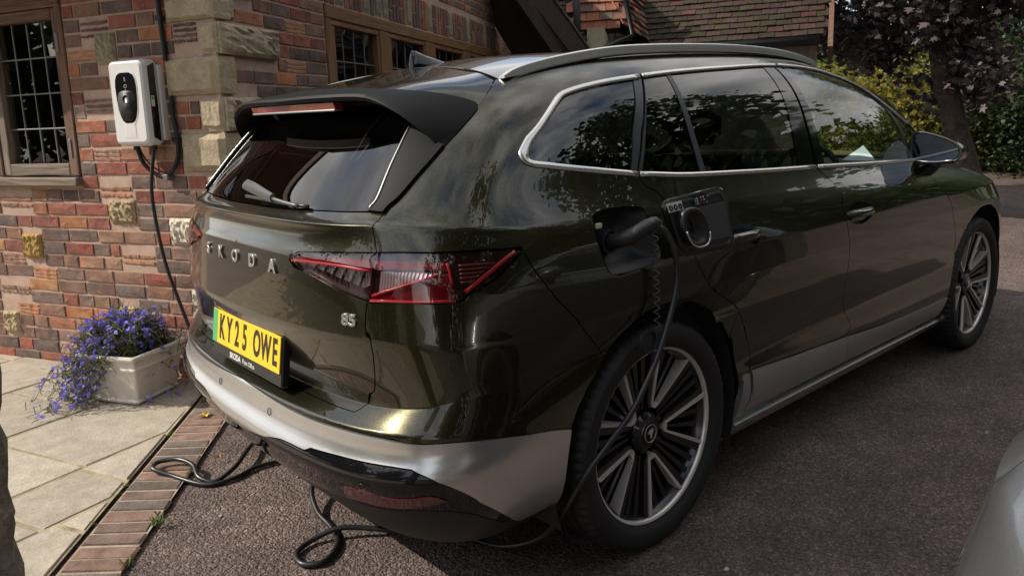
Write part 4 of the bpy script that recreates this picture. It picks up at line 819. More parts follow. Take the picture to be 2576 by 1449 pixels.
BK = {"gate_edge_up":[(4.35,13),(4.241,12.435),(3.973,11.853),(3.745,11.443),(3.545,11.035),(3.282,10.613),(3.057,10.153),(2.886,9.831),(2.727,9.117),(2.705,8.702),(2.735,7.737)],
"lamp_gap":[(2.739,7.73),(2.652,7.375),(2.687,6.962),(2.581,6.561)],
"gate_edge_low":[(2.581,6.561),(2.541,6.325),(2.538,6.117),(2.609,6.08),(2.447,5.224),(2.246,5.069),(2.077,4.56),(1.832,4.568),(1.134,4.658),(0.087,4.751),(0,4.825)],
"glass_base":[(2.856,9.857),(2.395,9.905),(1.562,9.918),(0.711,9.85),(0,9.826)],
"lamp_top":[(1.18,6.909),(1.221,6.96),(1.334,7.126),(2.739,7.73),(3.549,8.086),(4.169,8.319),(4.809,8.428)],
"lamp_low":[(1.18,6.909),(1.26,6.886),(1.541,6.822),(2.074,6.663),(2.581,6.561),(2.63,6.547),(3.295,6.644),(3.95,6.808),(4.81,8.326)],
"bumper_gap":[(4.813,8.306),(4.913,7.741),(5.25,6.506),(5.469,5.833),(5.72,4.917)],
"silver_top":[(0,3.901),(0.756,3.926),(1.498,3.894),(2.058,3.903),(2.859,3.889),(3.229,3.843),(3.791,3.827),(4.538,3.577),(5.237,3.156)],
"silver_low":[(0,3.234),(0,3.172),(0.308,3.125),(0.916,3.124),(1.423,3.169),(1.512,3.269),(2.065,3.336),(2.84,3.353),(3.166,3.316),(3.574,2.99),(4.031,2.037),(4.591,0.651),(6.55,0)],
"black_low":[(0,0.6),(0,0.6),(0,0.75),(0.325,0.725),(0.845,1.021),(1.929,1.714)],
"reflector":[(1.984,2.068),(2.193,2.22),(2.812,2.203),(3.193,2.322),(3.433,2.422),(3.653,2.195),(3.274,2.029),(2.754,1.797),(2.342,1.691),(1.965,1.642)],
"win_out_top":[(4.974,10.877),(5.258,11.311),(5.544,11.711),(5.744,11.898),(5.958,11.972),(6.534,12.052),(7.231,12.165),(8.178,12.349),(8.832,12.453),(8.964,12.501),(9.336,12.534),(9.806,12.531),(10.511,12.415),(10.987,11.989),(11.005,11.513),(11.247,11.038),(11.875,10.691)],
"win_out_low":[(4.974,10.877),(4.932,10.761),(4.966,10.658),(5.079,10.57),(5.339,10.499),(5.861,10.354),(6.685,10.137),(7.176,10.026),(7.982,9.975),(8.095,9.981),(9.152,9.97),(10.105,9.92),(11.059,9.909)],
"gap_C_top":[(7.252,12.16),(6.929,11.112),(6.676,10.138)],
"gap_C_low":[(6.677,10.119),(6.713,9.929),(6.853,9.71),(6.956,9.304),(7.16,7.161),(7.198,6.873),(7.308,6.229),(7.415,5.889),(7.613,5.417),(7.789,4.924),(7.923,3.961),(8.053,2.949),(8.051,2.485),(8.064,1.086)],
"gap_B_top":[(9.336,12.534),(9.128,11.84),(9.083,11.113),(9.127,10.452),(9.152,9.97)],
"gap_B_low":[(9.149,9.951),(9.245,9.506),(9.332,8.469),(9.286,7.841),(9.328,6.49),(9.353,5.448),(9.345,4.59),(9.376,3.628),(9.45,2.988),(9.494,2.436),(9.439,2.177),(9.527,0.988)],
"gap_A":[(10.966,7.571),(11.109,6.67),(11.195,5.722),(11.278,4.666),(11.336,3.191),(11.277,2.265),(11.266,1.943)],
"clad_top":[(7.902,2.523),(8.038,2.498),(9.436,2.202),(10.07,2.019),(9.435,2.202),(11.302,1.864)],
"clad_low":[(7.778,1.307),(8.083,1.062),(9.573,0.878),(10.267,0.58),(11.561,0.01)],
"sill_low":[(8.19,0),(10.433,0)],
"flap":[(5.826,9.113),(5.866,9.253),(5.948,9.363),(6.196,9.377),(6.5,9.304),(6.574,9.186),(6.608,9.033),(6.635,8.563),(6.678,7.813),(6.662,7.558),(6.598,7.368),(6.361,7.229),(5.94,7.183),(5.881,7.333),(5.843,7.562),(5.808,8.25)],
"arch_in":[(6.489,5.899),(6.748,5.937),(6.962,5.894),(7.247,5.543),(7.339,5.318),(7.662,4.484),(7.887,3.356),(7.904,2.539),(7.9,1.16)],
"arch_rear":[(5.238,3.148),(5.386,3.88),(5.637,4.618),(5.832,5.109)],
"crease":[(4.695,8.812),(5.262,8.701),(5.797,8.619)],
"handle_r":[(7.72,7.98),(7.808,7.98),(7.932,7.85),(8.026,7.673),(7.976,7.314),(7.884,7.089),(7.746,7.083),(7.619,7.195)],
"handle_f":[(9.301,7.449),(9.401,7.747),(9.528,7.802),(9.659,7.555),(9.711,7.107),(9.63,6.875),(9.442,6.882),(9.326,7.113)],
"win_B_l":[(9.054,12.273),(8.928,10.144)],
"win_B_r":[(9.365,12.201),(9.273,10.082)],
"win_rd_split":[(7.651,12.062),(7.601,10.112)],
"win_A_split":[(10.979,11.08),(10.826,10.016)],
"win_q_r":[(7.104,11.959),(6.578,10.277)],
"win_rd_l":[(7.278,11.987),(6.752,10.234)],
"fin":[(2.643,11.548),(3.549,11.02),(3.063,10.123),(2.733,10.163)],
"L_red_in":[(1.219,6.914),(1.249,6.919),(1.278,6.925),(1.307,6.931),(1.337,6.938),(1.366,6.947),(1.395,6.96),(1.501,7.019),(1.602,7.08),(1.702,7.101),(1.801,7.115),(1.9,7.125),(1.999,7.152),(2.103,7.194),(2.207,7.23),(2.309,7.264),(2.411,7.296),(2.512,7.327),(2.612,7.359),(2.618,7.327),(2.624,7.294),(2.631,7.259),(2.637,7.223),(2.643,7.184),(2.649,7.141),(2.651,7.122),(2.654,7.111),(2.656,7.096),(2.658,7.075),(2.66,7.02),(2.661,6.963),(2.579,6.956),(2.496,6.951),(2.413,6.948),(2.329,6.944),(2.244,6.942),(2.158,6.939),(2.091,6.938),(2.023,6.937),(1.954,6.935),(1.885,6.934),(1.816,6.932),(1.746,6.93),(1.663,6.926),(1.579,6.921),(1.494,6.917),(1.408,6.913),(1.321,6.909),(1.233,6.905),(1.231,6.907),(1.228,6.908),(1.226,6.909),(1.224,6.911),(1.221,6.912)],
"L_chrome_in":[(1.391,6.896),(1.451,6.899),(1.511,6.902),(1.57,6.905),(1.629,6.909),(1.687,6.912),(1.745,6.915),(1.815,6.917),(1.884,6.918),(1.953,6.919),(2.022,6.92),(2.089,6.921),(2.157,6.921),(2.238,6.921),(2.319,6.921),(2.399,6.92),(2.478,6.92),(2.557,6.92),(2.635,6.92),(2.628,6.903),(2.621,6.89),(2.615,6.88),(2.608,6.871),(2.601,6.828),(2.595,6.786),(2.58,6.777),(2.565,6.768),(2.55,6.759),(2.535,6.751),(2.52,6.742),(2.505,6.734),(2.447,6.747),(2.388,6.761),(2.329,6.774),(2.269,6.788),(2.209,6.802),(2.149,6.817),(2.082,6.834),(2.015,6.851),(1.947,6.868),(1.879,6.873),(1.81,6.876),(1.741,6.879),(1.684,6.882),(1.626,6.885),(1.568,6.887),(1.51,6.89),(1.45,6.893)],
"L_red_out":[(2.665,7.386),(2.766,7.427),(2.867,7.47),(2.966,7.514),(3.065,7.56),(3.163,7.607),(3.26,7.653),(3.361,7.703),(3.461,7.75),(3.558,7.794),(3.653,7.832),(3.746,7.866),(3.836,7.895),(3.84,7.849),(3.844,7.803),(3.848,7.757),(3.852,7.71),(3.856,7.662),(3.86,7.613),(3.773,7.581),(3.684,7.542),(3.592,7.497),(3.499,7.446),(3.403,7.388),(3.306,7.323),(3.208,7.248),(3.108,7.162),(3.008,7.12),(2.907,7.1),(2.805,7.071),(2.701,6.98),(2.696,7.082),(2.689,7.111),(2.683,7.131),(2.677,7.228),(2.671,7.311)],
"L_chrome_out":[(2.795,6.952),(2.883,6.992),(2.969,7.077),(3.054,7.104),(3.139,7.122),(3.223,7.168),(3.306,7.245),(3.38,7.3),(3.454,7.349),(3.526,7.393),(3.597,7.432),(3.667,7.468),(3.736,7.5),(3.661,7.388),(3.584,7.254),(3.507,7.122),(3.43,7.065),(3.351,6.932),(3.27,6.905),(3.224,6.895),(3.177,6.886),(3.13,6.879),(3.083,6.873),(3.036,6.854),(2.988,6.825),(2.948,6.801),(2.908,6.778),(2.868,6.757),(2.828,6.737),(2.788,6.717),(2.747,6.699),(2.751,6.73),(2.755,6.764),(2.759,6.799),(2.763,6.836),(2.767,6.871),(2.772,6.879),(2.775,6.886),(2.779,6.894),(2.783,6.903),(2.787,6.915),(2.791,6.929)],
"L_redtri":[(2.618,6.578),(2.623,6.588),(2.629,6.599),(2.634,6.609),(2.639,6.62),(2.645,6.631),(2.65,6.642),(2.713,6.667),(2.775,6.693),(2.837,6.72),(2.899,6.749),(2.96,6.78),(3.021,6.813),(3.077,6.85),(3.132,6.874),(3.187,6.882),(3.242,6.892),(3.296,6.904),(3.35,6.919),(3.419,6.956),(3.486,7.09),(3.553,7.126),(3.619,7.249),(3.685,7.363),(3.749,7.46),(3.77,7.479),(3.791,7.497),(3.812,7.515),(3.832,7.532),(3.852,7.549),(3.873,7.565),(3.876,7.492),(3.88,7.414),(3.883,7.331),(3.887,7.237),(3.89,7.129),(3.894,7.107),(3.897,7.044),(3.901,6.931),(3.904,6.905),(3.908,6.888),(3.912,6.874),(3.915,6.829),(3.825,6.803),(3.732,6.776),(3.637,6.749),(3.54,6.722),(3.44,6.695),(3.337,6.669),(3.223,6.65),(3.106,6.633),(2.987,6.617),(2.866,6.603),(2.743,6.59)],
"LB_b1":[(1.218,6.902),(1.399,6.909),(1.574,6.915),(1.746,6.922),(1.885,6.925),(2.022,6.927),(2.157,6.929),(2.326,6.929),(2.491,6.928),(2.653,6.929)],
"LB_b2":[(2.655,6.646),(2.779,6.697),(2.901,6.753),(3.021,6.817),(3.132,6.874),(3.242,6.892),(3.35,6.919),(3.483,7.091),(3.614,7.252),(3.742,7.464)],
"LB_b3":[(3.835,7.862),(3.844,7.776),(3.852,7.687),(3.86,7.595),(3.868,7.442),(3.876,7.263),(3.883,7.112)],
"LB_b4":[(4.72,8.317),(4.6,8.117),(4.484,7.916),(4.369,7.701),(4.263,7.47),(4.155,7.156),(4.048,6.932)],
"LB_b5":[(2.617,6.569),(2.865,6.595),(3.106,6.626),(3.337,6.662),(3.539,6.713),(3.732,6.765),(3.915,6.815)],
"LB_s0":[(3.996,7.826),(4.056,7.852),(4.115,7.875),(4.174,7.896),(4.268,7.926),(4.361,7.95),(4.453,7.971)],
"LB_s1":[(3.996,7.696),(4.055,7.723),(4.112,7.748),(4.169,7.77),(4.242,7.799),(4.314,7.824),(4.386,7.847)],
"LB_s2":[(3.997,7.558),(4.053,7.588),(4.108,7.614),(4.163,7.638),(4.215,7.666),(4.267,7.692),(4.318,7.716)],
"LB_s3":[(3.997,7.406),(4.051,7.44),(4.105,7.47),(4.157,7.497),(4.189,7.524),(4.22,7.549),(4.251,7.573)],
"LB_s4":[(3.998,7.225),(4.05,7.267),(4.101,7.304),(4.152,7.336),(4.163,7.362),(4.173,7.387),(4.184,7.412)],
"LB_r0":[(1.726,6.912),(1.707,6.904),(1.688,6.896),(1.669,6.89),(1.655,6.885),(1.64,6.881),(1.625,6.878)],
"LB_r1":[(1.897,6.914),(1.878,6.903),(1.859,6.894),(1.841,6.886),(1.826,6.881),(1.811,6.876),(1.797,6.871)],
"LB_r2":[(2.064,6.915),(2.046,6.902),(2.027,6.892),(2.009,6.883),(1.994,6.876),(1.979,6.87),(1.965,6.841)],
"LB_r3":[(2.229,6.916),(2.211,6.901),(2.192,6.889),(2.174,6.879),(2.159,6.871),(2.145,6.84),(2.13,6.805)],
"LB_r4":[(2.391,6.916),(2.373,6.899),(2.355,6.886),(2.336,6.875),(2.322,6.851),(2.307,6.81),(2.292,6.771)],
"LB_r5":[(2.542,6.917),(2.524,6.898),(2.505,6.883),(2.487,6.871),(2.473,6.828),(2.458,6.782),(2.443,6.739)],
"eightfive":[(2.268,6.239)],
"letters":[(0.306,6.839),(0.77,6.872)]}
def bs(n, t):
    k = 3; m = n-k; kn = np.concatenate([np.zeros(k), np.linspace(0, 1, m+1), np.ones(k)]); t = np.clip(np.asarray(t, float), 0, 1-1e-12)
    B = np.zeros((len(t), n+k))
    for i in range(n+k): B[:, i] = (t >= kn[i]) & (t < kn[i+1])
    for d in range(1, k+1):
        Bn = np.zeros_like(B)
        for i in range(n+k-d):
            a = kn[i+d]-kn[i]; b = kn[i+d+1]-kn[i+1]
            if a > 0: Bn[:, i] += (t-kn[i])/a*B[:, i]
            if b > 0: Bn[:, i] += (kn[i+d+1]-t)/b*B[:, i+1]
        B = Bn
    return B[:, :n]
def greville(n, k=3):
    m = n-k; kn = np.concatenate([np.zeros(k), np.linspace(0, 1, m+1), np.ones(k)]); return np.array([kn[i+1:i+1+k].mean() for i in range(n)])
class Surf:
    def __init__(s,P,cu=1.,cv=.6,crease=(4,5,6,7,9),eps=.13,wc=(1,1,1,1,.7,.2)):
        R0,C,_=P.shape
        if crease:
            b=Surf(P,cu,cv,()); w=np.zeros(C); w[:len(wc)]=wc; w=w[:,None]; rows=[]; keys=[]
            us=np.arange(float(C))
            for r in range(R0):
                if r in crease:
                    for k in (-eps,0,eps):
                        lin=P[r]+(P[r+1]-P[r])*k if k>0 else P[r]+(P[r]-P[r-1])*k
                        sm=b.ev(us,us*0+r+k); rows.append(P[r] if k==0 else lin*w+sm*(1-w)); keys.append(r+k)
                else: rows.append(P[r]); keys.append(r)
                if r==3:      # shelf in the bumper band
                    rows.append(((P[3]+P[4])/2+np.array([.013,-.002,-.008])*w)*w+b.ev(us,us*0+3.5)*(1-w)); keys.append(3.5)
            P=np.array(rows); s.keys=np.array(keys,float)
        else: s.keys=np.arange(float(R0))
        Rr=P.shape[0]; fl=np.array([1,-1,1]); P=np.concatenate([P[:,4:0:-1]*fl,P,P[:,-2:-6:-1]*fl],1); s.C=P.shape[1]; s.R=Rr
        gu=greville(s.C); gv=greville(Rr); Bu=bs(s.C,gu); Bv=bs(Rr,gv); Q=P.copy()
        for _ in range(2): Q=Q+cu*(P-np.einsum('ij,rjc->ric',Bu,Q))*.8
        for _ in range(2): Q=Q+cv*(P-np.einsum('ij,jcd->icd',Bv,np.einsum('ij,rjc->ric',Bu,Q)))
        s.Q=Q; s.gu=gu[4:-4]; s.gv=gv
    def ev(s,u,v):
        u=np.atleast_1d(np.asarray(u,float)); v=np.atleast_1d(np.asarray(v,float))
        tu=np.interp(u,np.arange(len(s.gu)),s.gu); tv=np.interp(v,s.keys,s.gv)
        Bu=bs(s.C,tu); Bv=bs(s.R,tv); out=np.zeros((len(u),3))
        for c in range(3): out[:,c]=((Bv@s.Q[:,:,c])*Bu).sum(1)
        return out
    def nrm(s, u, v):
        u = np.atleast_1d(np.asarray(u, float)); v = np.atleast_1d(np.asarray(v, float)); h = .025
        du = s.ev(np.clip(u+h, 0, 16), v)-s.ev(np.clip(u-h, 0, 16), v); dv = s.ev(u, np.clip(v+h, 0, 13))-s.ev(u, np.clip(v-h, 0, 13))
        n = np.cross(dv, du); n /= np.maximum(np.linalg.norm(n, axis=1, keepdims=True), 1e-9)
        c0_ = np.abs(u) < 1e-4; n[c0_, 1] = 0; n /= np.maximum(np.linalg.norm(n, axis=1, keepdims=True), 1e-9)
        return n
SF_ = Surf(NETP)
if SF_.nrm([9.], [6.])[0][1] < 0:
    _old = SF_.nrm; SF_.nrm = lambda u, v: -_old(u, v)
# metric domain
_us = np.arange(17.); _vs = np.arange(14.)
_lu = np.mean([np.linalg.norm(np.diff(SF_.ev(_us, _us*0+r), axis=0), axis=1) for r in (3, 6, 8, 10)], axis=0); UA = np.concatenate([[0], np.cumsum(_lu)])
_lv = np.mean([np.linalg.norm(np.diff(SF_.ev(_vs*0+c, _vs), axis=0), axis=1) for c in (1, 5, 9)], axis=0); VA = np.concatenate([[0], np.cumsum(_lv)])
def toab(P): P = np.atleast_2d(np.asarray(P, float)); return np.stack([np.interp(P[:, 0], _us, UA), np.interp(P[:, 1], _vs, VA)], 1)
def touv(P): return np.stack([np.interp(P[:, 0], UA, _us), np.interp(P[:, 1], VA, _vs)], 1)
def inv_xz(x, z, u, v):
    for _ in range(14):
        h = 1e-3; q = SF_.ev([u, u+h, u], [v, v, v+h])[:, [0, 2]]; J = np.stack([(q[1]-q[0])/h, (q[2]-q[0])/h], 1)
        st = np.clip(np.linalg.solve(J, np.array([x, z])-q[0]), -.5, .5); u = float(np.clip(u+st[0], 0, 16)); v = float(np.clip(v+st[1], 0, 13))
    return (u, v)
def arch(cx, a0, a1, rad, n=26, u0=6.8):
    out = []; g = None
    for a in np.linspace(R(a0), R(a1), n):
        x = cx+rad*math.cos(a); z = .365+rad*math.sin(a); g = inv_xz(x, z, *(g or (np.interp(x, NETP[6, 5:14, 0], np.arange(5, 14)), 5))); out.append(g)
    return out
def inside(Pt, poly):
    x, y = Pt[:, 0], Pt[:, 1]; c = np.zeros(len(Pt), bool); n = len(poly)
    for i in range(n):
        x0, y0 = poly[i]; x1, y1 = poly[i-1]
        m = ((y0 > y) != (y1 > y)); 
        if m.any(): c[m] ^= x[m] < (x1-x0)*(y[m]-y0)/(y1-y0+1e-15)+x0
    return c
def resample(P, h):
    out = []; N = len(P)
    for i in range(N):
        a = P[i]; b = P[(i+1) % N]; n = max(1, int(np.linalg.norm(b-a)/h+.5))
        for k in range(n): out.append(a+(b-a)*k/n)
    return np.array(out)
def seg_loop(segs, h):
    """segs: list of smooth point lists (uv) joined with corners -> dense closed loop in metric coordinates"""
    out = []
    for s_ in segs:
        P = toab(s_)
        if len(P) > 2: P = np.array(catmull(list(P), 6))
        out.extend(P)
    Q = [out[0]]
    for p_ in out[1:]:
        if np.linalg.norm(p_-Q[-1]) > 1.5e-3: Q.append(p_)
    if np.linalg.norm(Q[0]-Q[-1]) < 1.5e-3: Q.pop()
    return resample(np.array(Q), h)
def area(P): return .5*np.sum(P[:, 0]*np.roll(P[:, 1], -1)-np.roll(P[:, 0], -1)*P[:, 1])
def inset(P, g):
    if area(P) < 0: P = P[::-1]
    t = np.roll(P, -1, 0)-np.roll(P, 1, 0); t /= np.maximum(np.linalg.norm(t, axis=1, keepdims=True), 1e-9); return P+np.stack([-t[:, 1], t[:, 0]], 1)*g
PCACHE = []
def panel(name, segs, mat, parent, holes=(), sides=(-1, 1), centre=False, h=.016, off=0., flange=.014, gap=.0018, cat=None):
    loop = seg_loop(segs, h); cen = np.abs(loop[:, 0]) < 1e-6
    L1 = inset(loop, gap)
    if area(loop) < 0: cen = cen[::-1]
    if centre: L1[cen, 0] = 0; L1[L1[:, 0] < 1e-6, 0] = 0
    loops = [L1]+[inset(seg_loop(hh, h), -gap)[::-1] for hh in holes]
    lo = L1.min(0); hi = L1.max(0); gx, gy = np.meshgrid(np.arange(lo[0]+h*.5, hi[0], h), np.arange(lo[1]+h*.5, hi[1], h)); gx[1::2] += h*.5
    I = np.stack([gx.ravel(), gy.ravel()], 1); m = inside(I, L1)
    for q in loops[1:]: m &= ~inside(I, q)
    I = I[m]; Bd = np.concatenate(loops)
    keep = np.ones(len(I), bool)
    for i in range(0, len(I), 4000): keep[i:i+4000] = (((I[i:i+4000, None]-Bd[None])**2).sum(2).min(1) > (h*.45)**2)
    I = I[keep]; pts = np.concatenate([Bd, I]); edges = []; s_ = 0
    for q in loops: edges += [(s_+i, s_+(i+1) % len(q)) for i in range(len(q))]; s_ += len(q)
    r = geometry.delaunay_2d_cdt([Vector(p_) for p_ in pts], edges, [], 0, 1e-7)
    V2 = np.array([tuple(v) for v in r[0]]); T = np.array([t for t in r[2] if len(t) == 3]); c = V2[T].mean(1); m = inside(c, L1)
    for q in loops[1:]: m &= ~inside(c, q)
    T = T[m]; uv = touv(V2); P = SF_.ev(uv[:, 0], uv[:, 1]); N = SF_.nrm(uv[:, 0], uv[:, 1]); P = P+N*off
    fn = np.cross(P[T[:, 1]]-P[T[:, 0]], P[T[:, 2]]-P[T[:, 0]]); fl = (fn*N[T[:, 0]]).sum(1) < 0; T[fl] = T[fl][:, ::-1]
    # flange
    fv = []; ff = []; fN = []; base = len(P); s_ = 0
    if flange:
        # boundary edges of the triangle set
        from collections import Counter
        E = Counter()
        for t in T:
            for a, b in ((t[0], t[1]), (t[1], t[2]), (t[2], t[0])): E[(min(a, b), max(a, b))] += 1
        for t in T:
            for a, b in ((t[0], t[1]), (t[1], t[2]), (t[2], t[0])):
                if E[(min(a, b), max(a, b))] == 1:
                    if centre and V2[a, 0] < 1e-6 and V2[b, 0] < 1e-6: continue
                    k = base+len(fv); o_ = np.cross(P[b]-P[a], N[a]); o_ /= max(np.linalg.norm(o_), 1e-9)
                    fv += [P[a], P[b], P[b]-N[b]*flange, P[a]-N[a]*flange]; ff += [(k, k+3, k+2), (k, k+2, k+1)]; fN += [o_]*4
    AV = np.concatenate([P, np.array(fv).reshape(-1, 3)]); AF = np.concatenate([T, np.array(ff, int).reshape(-1, 3)]) if ff else T; AN = np.concatenate([N, np.array(fN).reshape(-1, 3)])
    objs = []
    def mk(V, F, NN):
        me = fast_mesh(name, V, F, True); me.normals_split_custom_set_from_vertices([tuple(x) for x in NN]); o = link(name, me, parent if not isinstance(parent, (list, tuple)) else parent[len(objs)], mat); objs.append(o)
    fy = np.array([1, -1, 1])
    if centre: mk(np.concatenate([AV*fy, AV]), np.concatenate([AF[:, ::-1], AF+len(AV)]), np.concatenate([AN*fy, AN]))
    else:
        for sd in sides:
            if sd < 0: mk(AV*fy, AF[:, ::-1], AN*fy)
            else: mk(AV, AF, AN)
    return objs
def strip(name, path, width, height, mat, parent, sides=(-1, 1), closed=False, off=0., n=6):
    """raised trim following a path on the body"""
    Q = toab(path); Q = np.array(catmull(list(Q), n, closed)); uv = touv(Q); P = SF_.ev(uv[:, 0], uv[:, 1]); N = SF_.nrm(uv[:, 0], uv[:, 1])
    Tn = np.roll(P, -1, 0)-np.roll(P, 1, 0)
    if not closed: Tn[0] = P[1]-P[0]; Tn[-1] = P[-1]-P[-2]
    Tn /= np.linalg.norm(Tn, axis=1, keepdims=True); Bn = np.cross(N, Tn); M_ = len(P)
    w = np.array([width(t) if callable(width) else width for t in np.linspace(0, 1, M_)])[:, None]
    prof = [(-.5, -.003), (-.5, height*.5), (-.36, height), (.36, height), (.5, height*.5), (.5, -.003)]; res = []
    for i_, sd in enumerate(sides):
        rings = []
        for k in range(M_):
            r_ = [P[k]+Bn[k]*a*w[k]+N[k]*(b+off) for a, b in prof]; rings.append([(x[0], x[1]*sd, x[2]) for x in r_])
        if closed: rings.append(rings[0])
        if sd < 0: rings = [r_[::-1] for r_ in rings]
        res.append(loft(name, rings, mat, parent[i_] if isinstance(parent, (list, tuple)) else parent, caps=not closed))
    return res
# ---- paints
def paint(name, base, flake, metal=.75, rough=.38):
    m, t, b = nmat(name); ln = t.links.new; geo = node(t, 'ShaderNodeNewGeometry')
    v = node(t, 'ShaderNodeTexVoronoi'); v.inputs['Scale'].default_value = 900; ln(geo.outputs['Position'], v.inputs['Vector'])
    sx = node(t, 'ShaderNodeSeparateColor'); ln(v.outputs['Color'], sx.inputs[0])
    mx = node(t, 'ShaderNodeMixRGB'); mx.inputs[1].default_value = (*base, 1); mx.inputs[2].default_value = (*flake, 1)
    r = node(t, 'ShaderNodeMapRange'); r.inputs[1].default_value = .55; r.inputs[2].default_value = 1; ln(sx.outputs[0], r.inputs[0]); ln(r.outputs[0], mx.inputs[0]); ln(mx.outputs[0], b.inputs['Base Color'])
    b.inputs['Metallic'].default_value = metal; b.inputs['Roughness'].default_value = rough; b.inputs['Coat Weight'].default_value = 1; b.inputs['Coat Roughness'].default_value = .012; b.inputs['Coat IOR'].default_value = 1.52
    # dust
    n = node(t, 'ShaderNodeTexNoise'); n.inputs['Scale'].default_value = 420; n.inputs['Detail'].default_value = 2; ln(geo.outputs['Position'], n.inputs['Vector'])
    return m
M_olive = paint('olive_metallic', (.016, .0150, .0068), (.068, .060, .024), .8, .28)
M_silverpaint = paint('silver_metallic', (.15, .155, .16), (.19, .19, .195), .7, .36)
M_clad = simple('satin_grey_cladding', (.54, .54, .54), .27, .86, noise=.05, nscale=5)
M_pgloss = simple('piano_black', (.005, .005, .006), .05)
M_valance = simple('grained_black', (.009, .0088, .0088), .5, bump=.3, bscale=900, bdist=.001)
M_chrome = simple('satin_chrome', (.66, .64, .60), .25, .9)
M_spoil = simple('satin_black_spoiler', (.007, .0075, .008), .55, spec=.14)
M_bright = simple('bright_trim', (.5, .49, .48), .35, .9)
M_tint = glass('privacy_glass', (.10, .105, .10)); M_rearglass = glass('rear_privacy_glass', (.05, .053, .05)); M_clear = glass('clear_glass', (.60, .68, .64))
M_int = simple('cabin_black', (.018, .018, .019), .75); M_head = simple('headliner', (.16, .155, .145), .9)
car = empty('car', (1.4, 0, 0)); tag(car, 'dark olive SUV plugged in to charge, parked tail towards the brick wall', 'car')
b = BK
def rv(x): return list(x)[::-1]
g_up = b['gate_edge_up']; lampgap = b['lamp_gap']; ge_low = b['gate_edge_low'][:-1]
gate_bottom = ge_low[6:]; gate_side = ge_low[:7]
cb_ = (0., gate_bottom[-1][1]+.03)
lamp_top = b['lamp_top']; lamp_low = b['lamp_low']
lt_in = lamp_top[:4]; lt_out = lamp_top[3:]; ll_in = lamp_low[:5]; ll_out = lamp_low[5:]
ll_in[-1] = gate_side[0]; gtop = g_up[7]                       # where glass, fin and quarter meet
glass_base = [(0., b['glass_base'][3][1]-.01)]+rv(b['glass_base'][:4])
# --- tailgate
gate = empty('tailgate', (-.9, 0, .6)); setp(gate, car)
panel('outer_panel', [[cb_]+rv(gate_bottom), rv(gate_side), rv(ll_in), lt_in, rv(g_up[7:]), rv(glass_base[1:]), [glass_base[0], cb_]], M_olive, gate, centre=True, h=.013)
gl_side = [b['fin'][0], (2.70, 10.9), b['fin'][3], (2.62, 9.90)]
panel('rear_window', [glass_base[:-1]+[(2.62, 9.90)], rv(gl_side), [b['fin'][0], (2.5, 12.2), (2.2, 12.6), (0, 12.75)], [(0, 12.75), glass_base[0]]], M_rearglass, gate, centre=True, h=.02, off=.001, flange=0)
fin = panel('side_fin', [[b['fin'][0], b['fin'][1]], [b['fin'][1], (3.29, 10.61), (3.06, 10.15), (2.89, 9.80)], [(2.89, 9.80), (2.62, 9.88)], [(2.62, 9.88), b['fin'][3], (2.70, 10.9), b['fin'][0]]], M_spoil, gate, off=.010, flange=.02, gap=.001)
strip('fin_edge', [(2.655, 11.45), (2.69, 10.9), (2.715, 10.16), (2.64, 9.93)], .005, .003, M_bright, gate, off=.010)
# --- rear lamps
M_lens = glass('lamp_lens', (.80, .72, .72), .0, 1.5); M_redlens = simple('red_plastic', (.17, .003, .010), .2, coat=1); M_redhot = simple('red_light_guide', (.50, .010, .018), .25, coat=1)
M_smoke = simple('smoked_plastic', (.030, .012, .014), .15, coat=1); M_refl = simple('reflector_chrome', (.75, .75, .77), .28, .8)
def ribbed():
    t = M_refl.node_tree; b_ = t.nodes['Principled BSDF']; geo = node(t, 'ShaderNodeNewGeometry'); w = node(t, 'ShaderNodeTexWave', bands_direction='Y'); w.inputs['Scale'].default_value = 42; t.links.new(geo.outputs['Position'], w.inputs['Vector'])
    bp = node(t, 'ShaderNodeBump'); bp.inputs['Strength'].default_value = .8; bp.inputs['Distance'].default_value = .006; t.links.new(w.outputs[1], bp.inputs['Height']); t.links.new(bp.outputs[0], b_.inputs['Normal'])
ribbed()
lamps = []
for sd in (-1, 1): e_ = empty('tail_light', (-.75, sd*.75, .95)); setp(e_, car); lamps.append(e_)
panel('lens', [lt_in, lampgap, rv(ll_in)], M_lens, lamps, off=.005, flange=.02, h=.014, gap=.003)
panel('lens', [lt_out, [lt_out[-1], ll_out[-1]], rv(ll_out), rv(lampgap)], M_lens, lamps, off=.005, flange=.02, h=.014, gap=.003)
panel('housing', [lt_in, lampgap, rv(ll_in)], M_smoke, lamps, off=-.012, flange=0, h=.02, gap=.002)
panel('housing', [lt_out, [lt_out[-1], ll_out[-1]], rv(ll_out), rv(lampgap)], M_smoke, lamps, off=-.012, flange=0, h=.02, gap=.002)
for k, m_, o_ in (('L_red_in', M_redlens, -.004), ('L_chrome_in', M_refl, -.008), ('L_red_out', M_redlens, -.004), ('L_chrome_out', M_refl, -.008), ('L_redtri', M_redlens, -.005)):
    q = b[k]; panel({'L_red': 'red_bar', 'L_chr': 'reflector', 'L_win': 'light_guide'}[k[:5]], [[q[i], q[(i+1) % len(q)]] for i in range(len(q))], m_, lamps, off=o_, flange=.006, h=.012, gap=.0005)
M_guide = simple('clear_light_guide', (.62, .50, .50), .25, coat=1); M_dimred = simple('dim_red_rib', (.10, .003, .006), .3)
for k in BK:
    if k.startswith('LB_'):
        kind = k[3]; mt, wd, nm_ = {'b': (M_redhot, .007, 'light_guide'), 's': (M_dimred, .007, 'lamp_rib'), 'r': (M_pgloss, .006, 'reflector_rib')}[kind]
        strip(nm_, BK[k], wd if k != 'LB_b4' else .010, .003, mt, lamps, off=-.003, n=1)
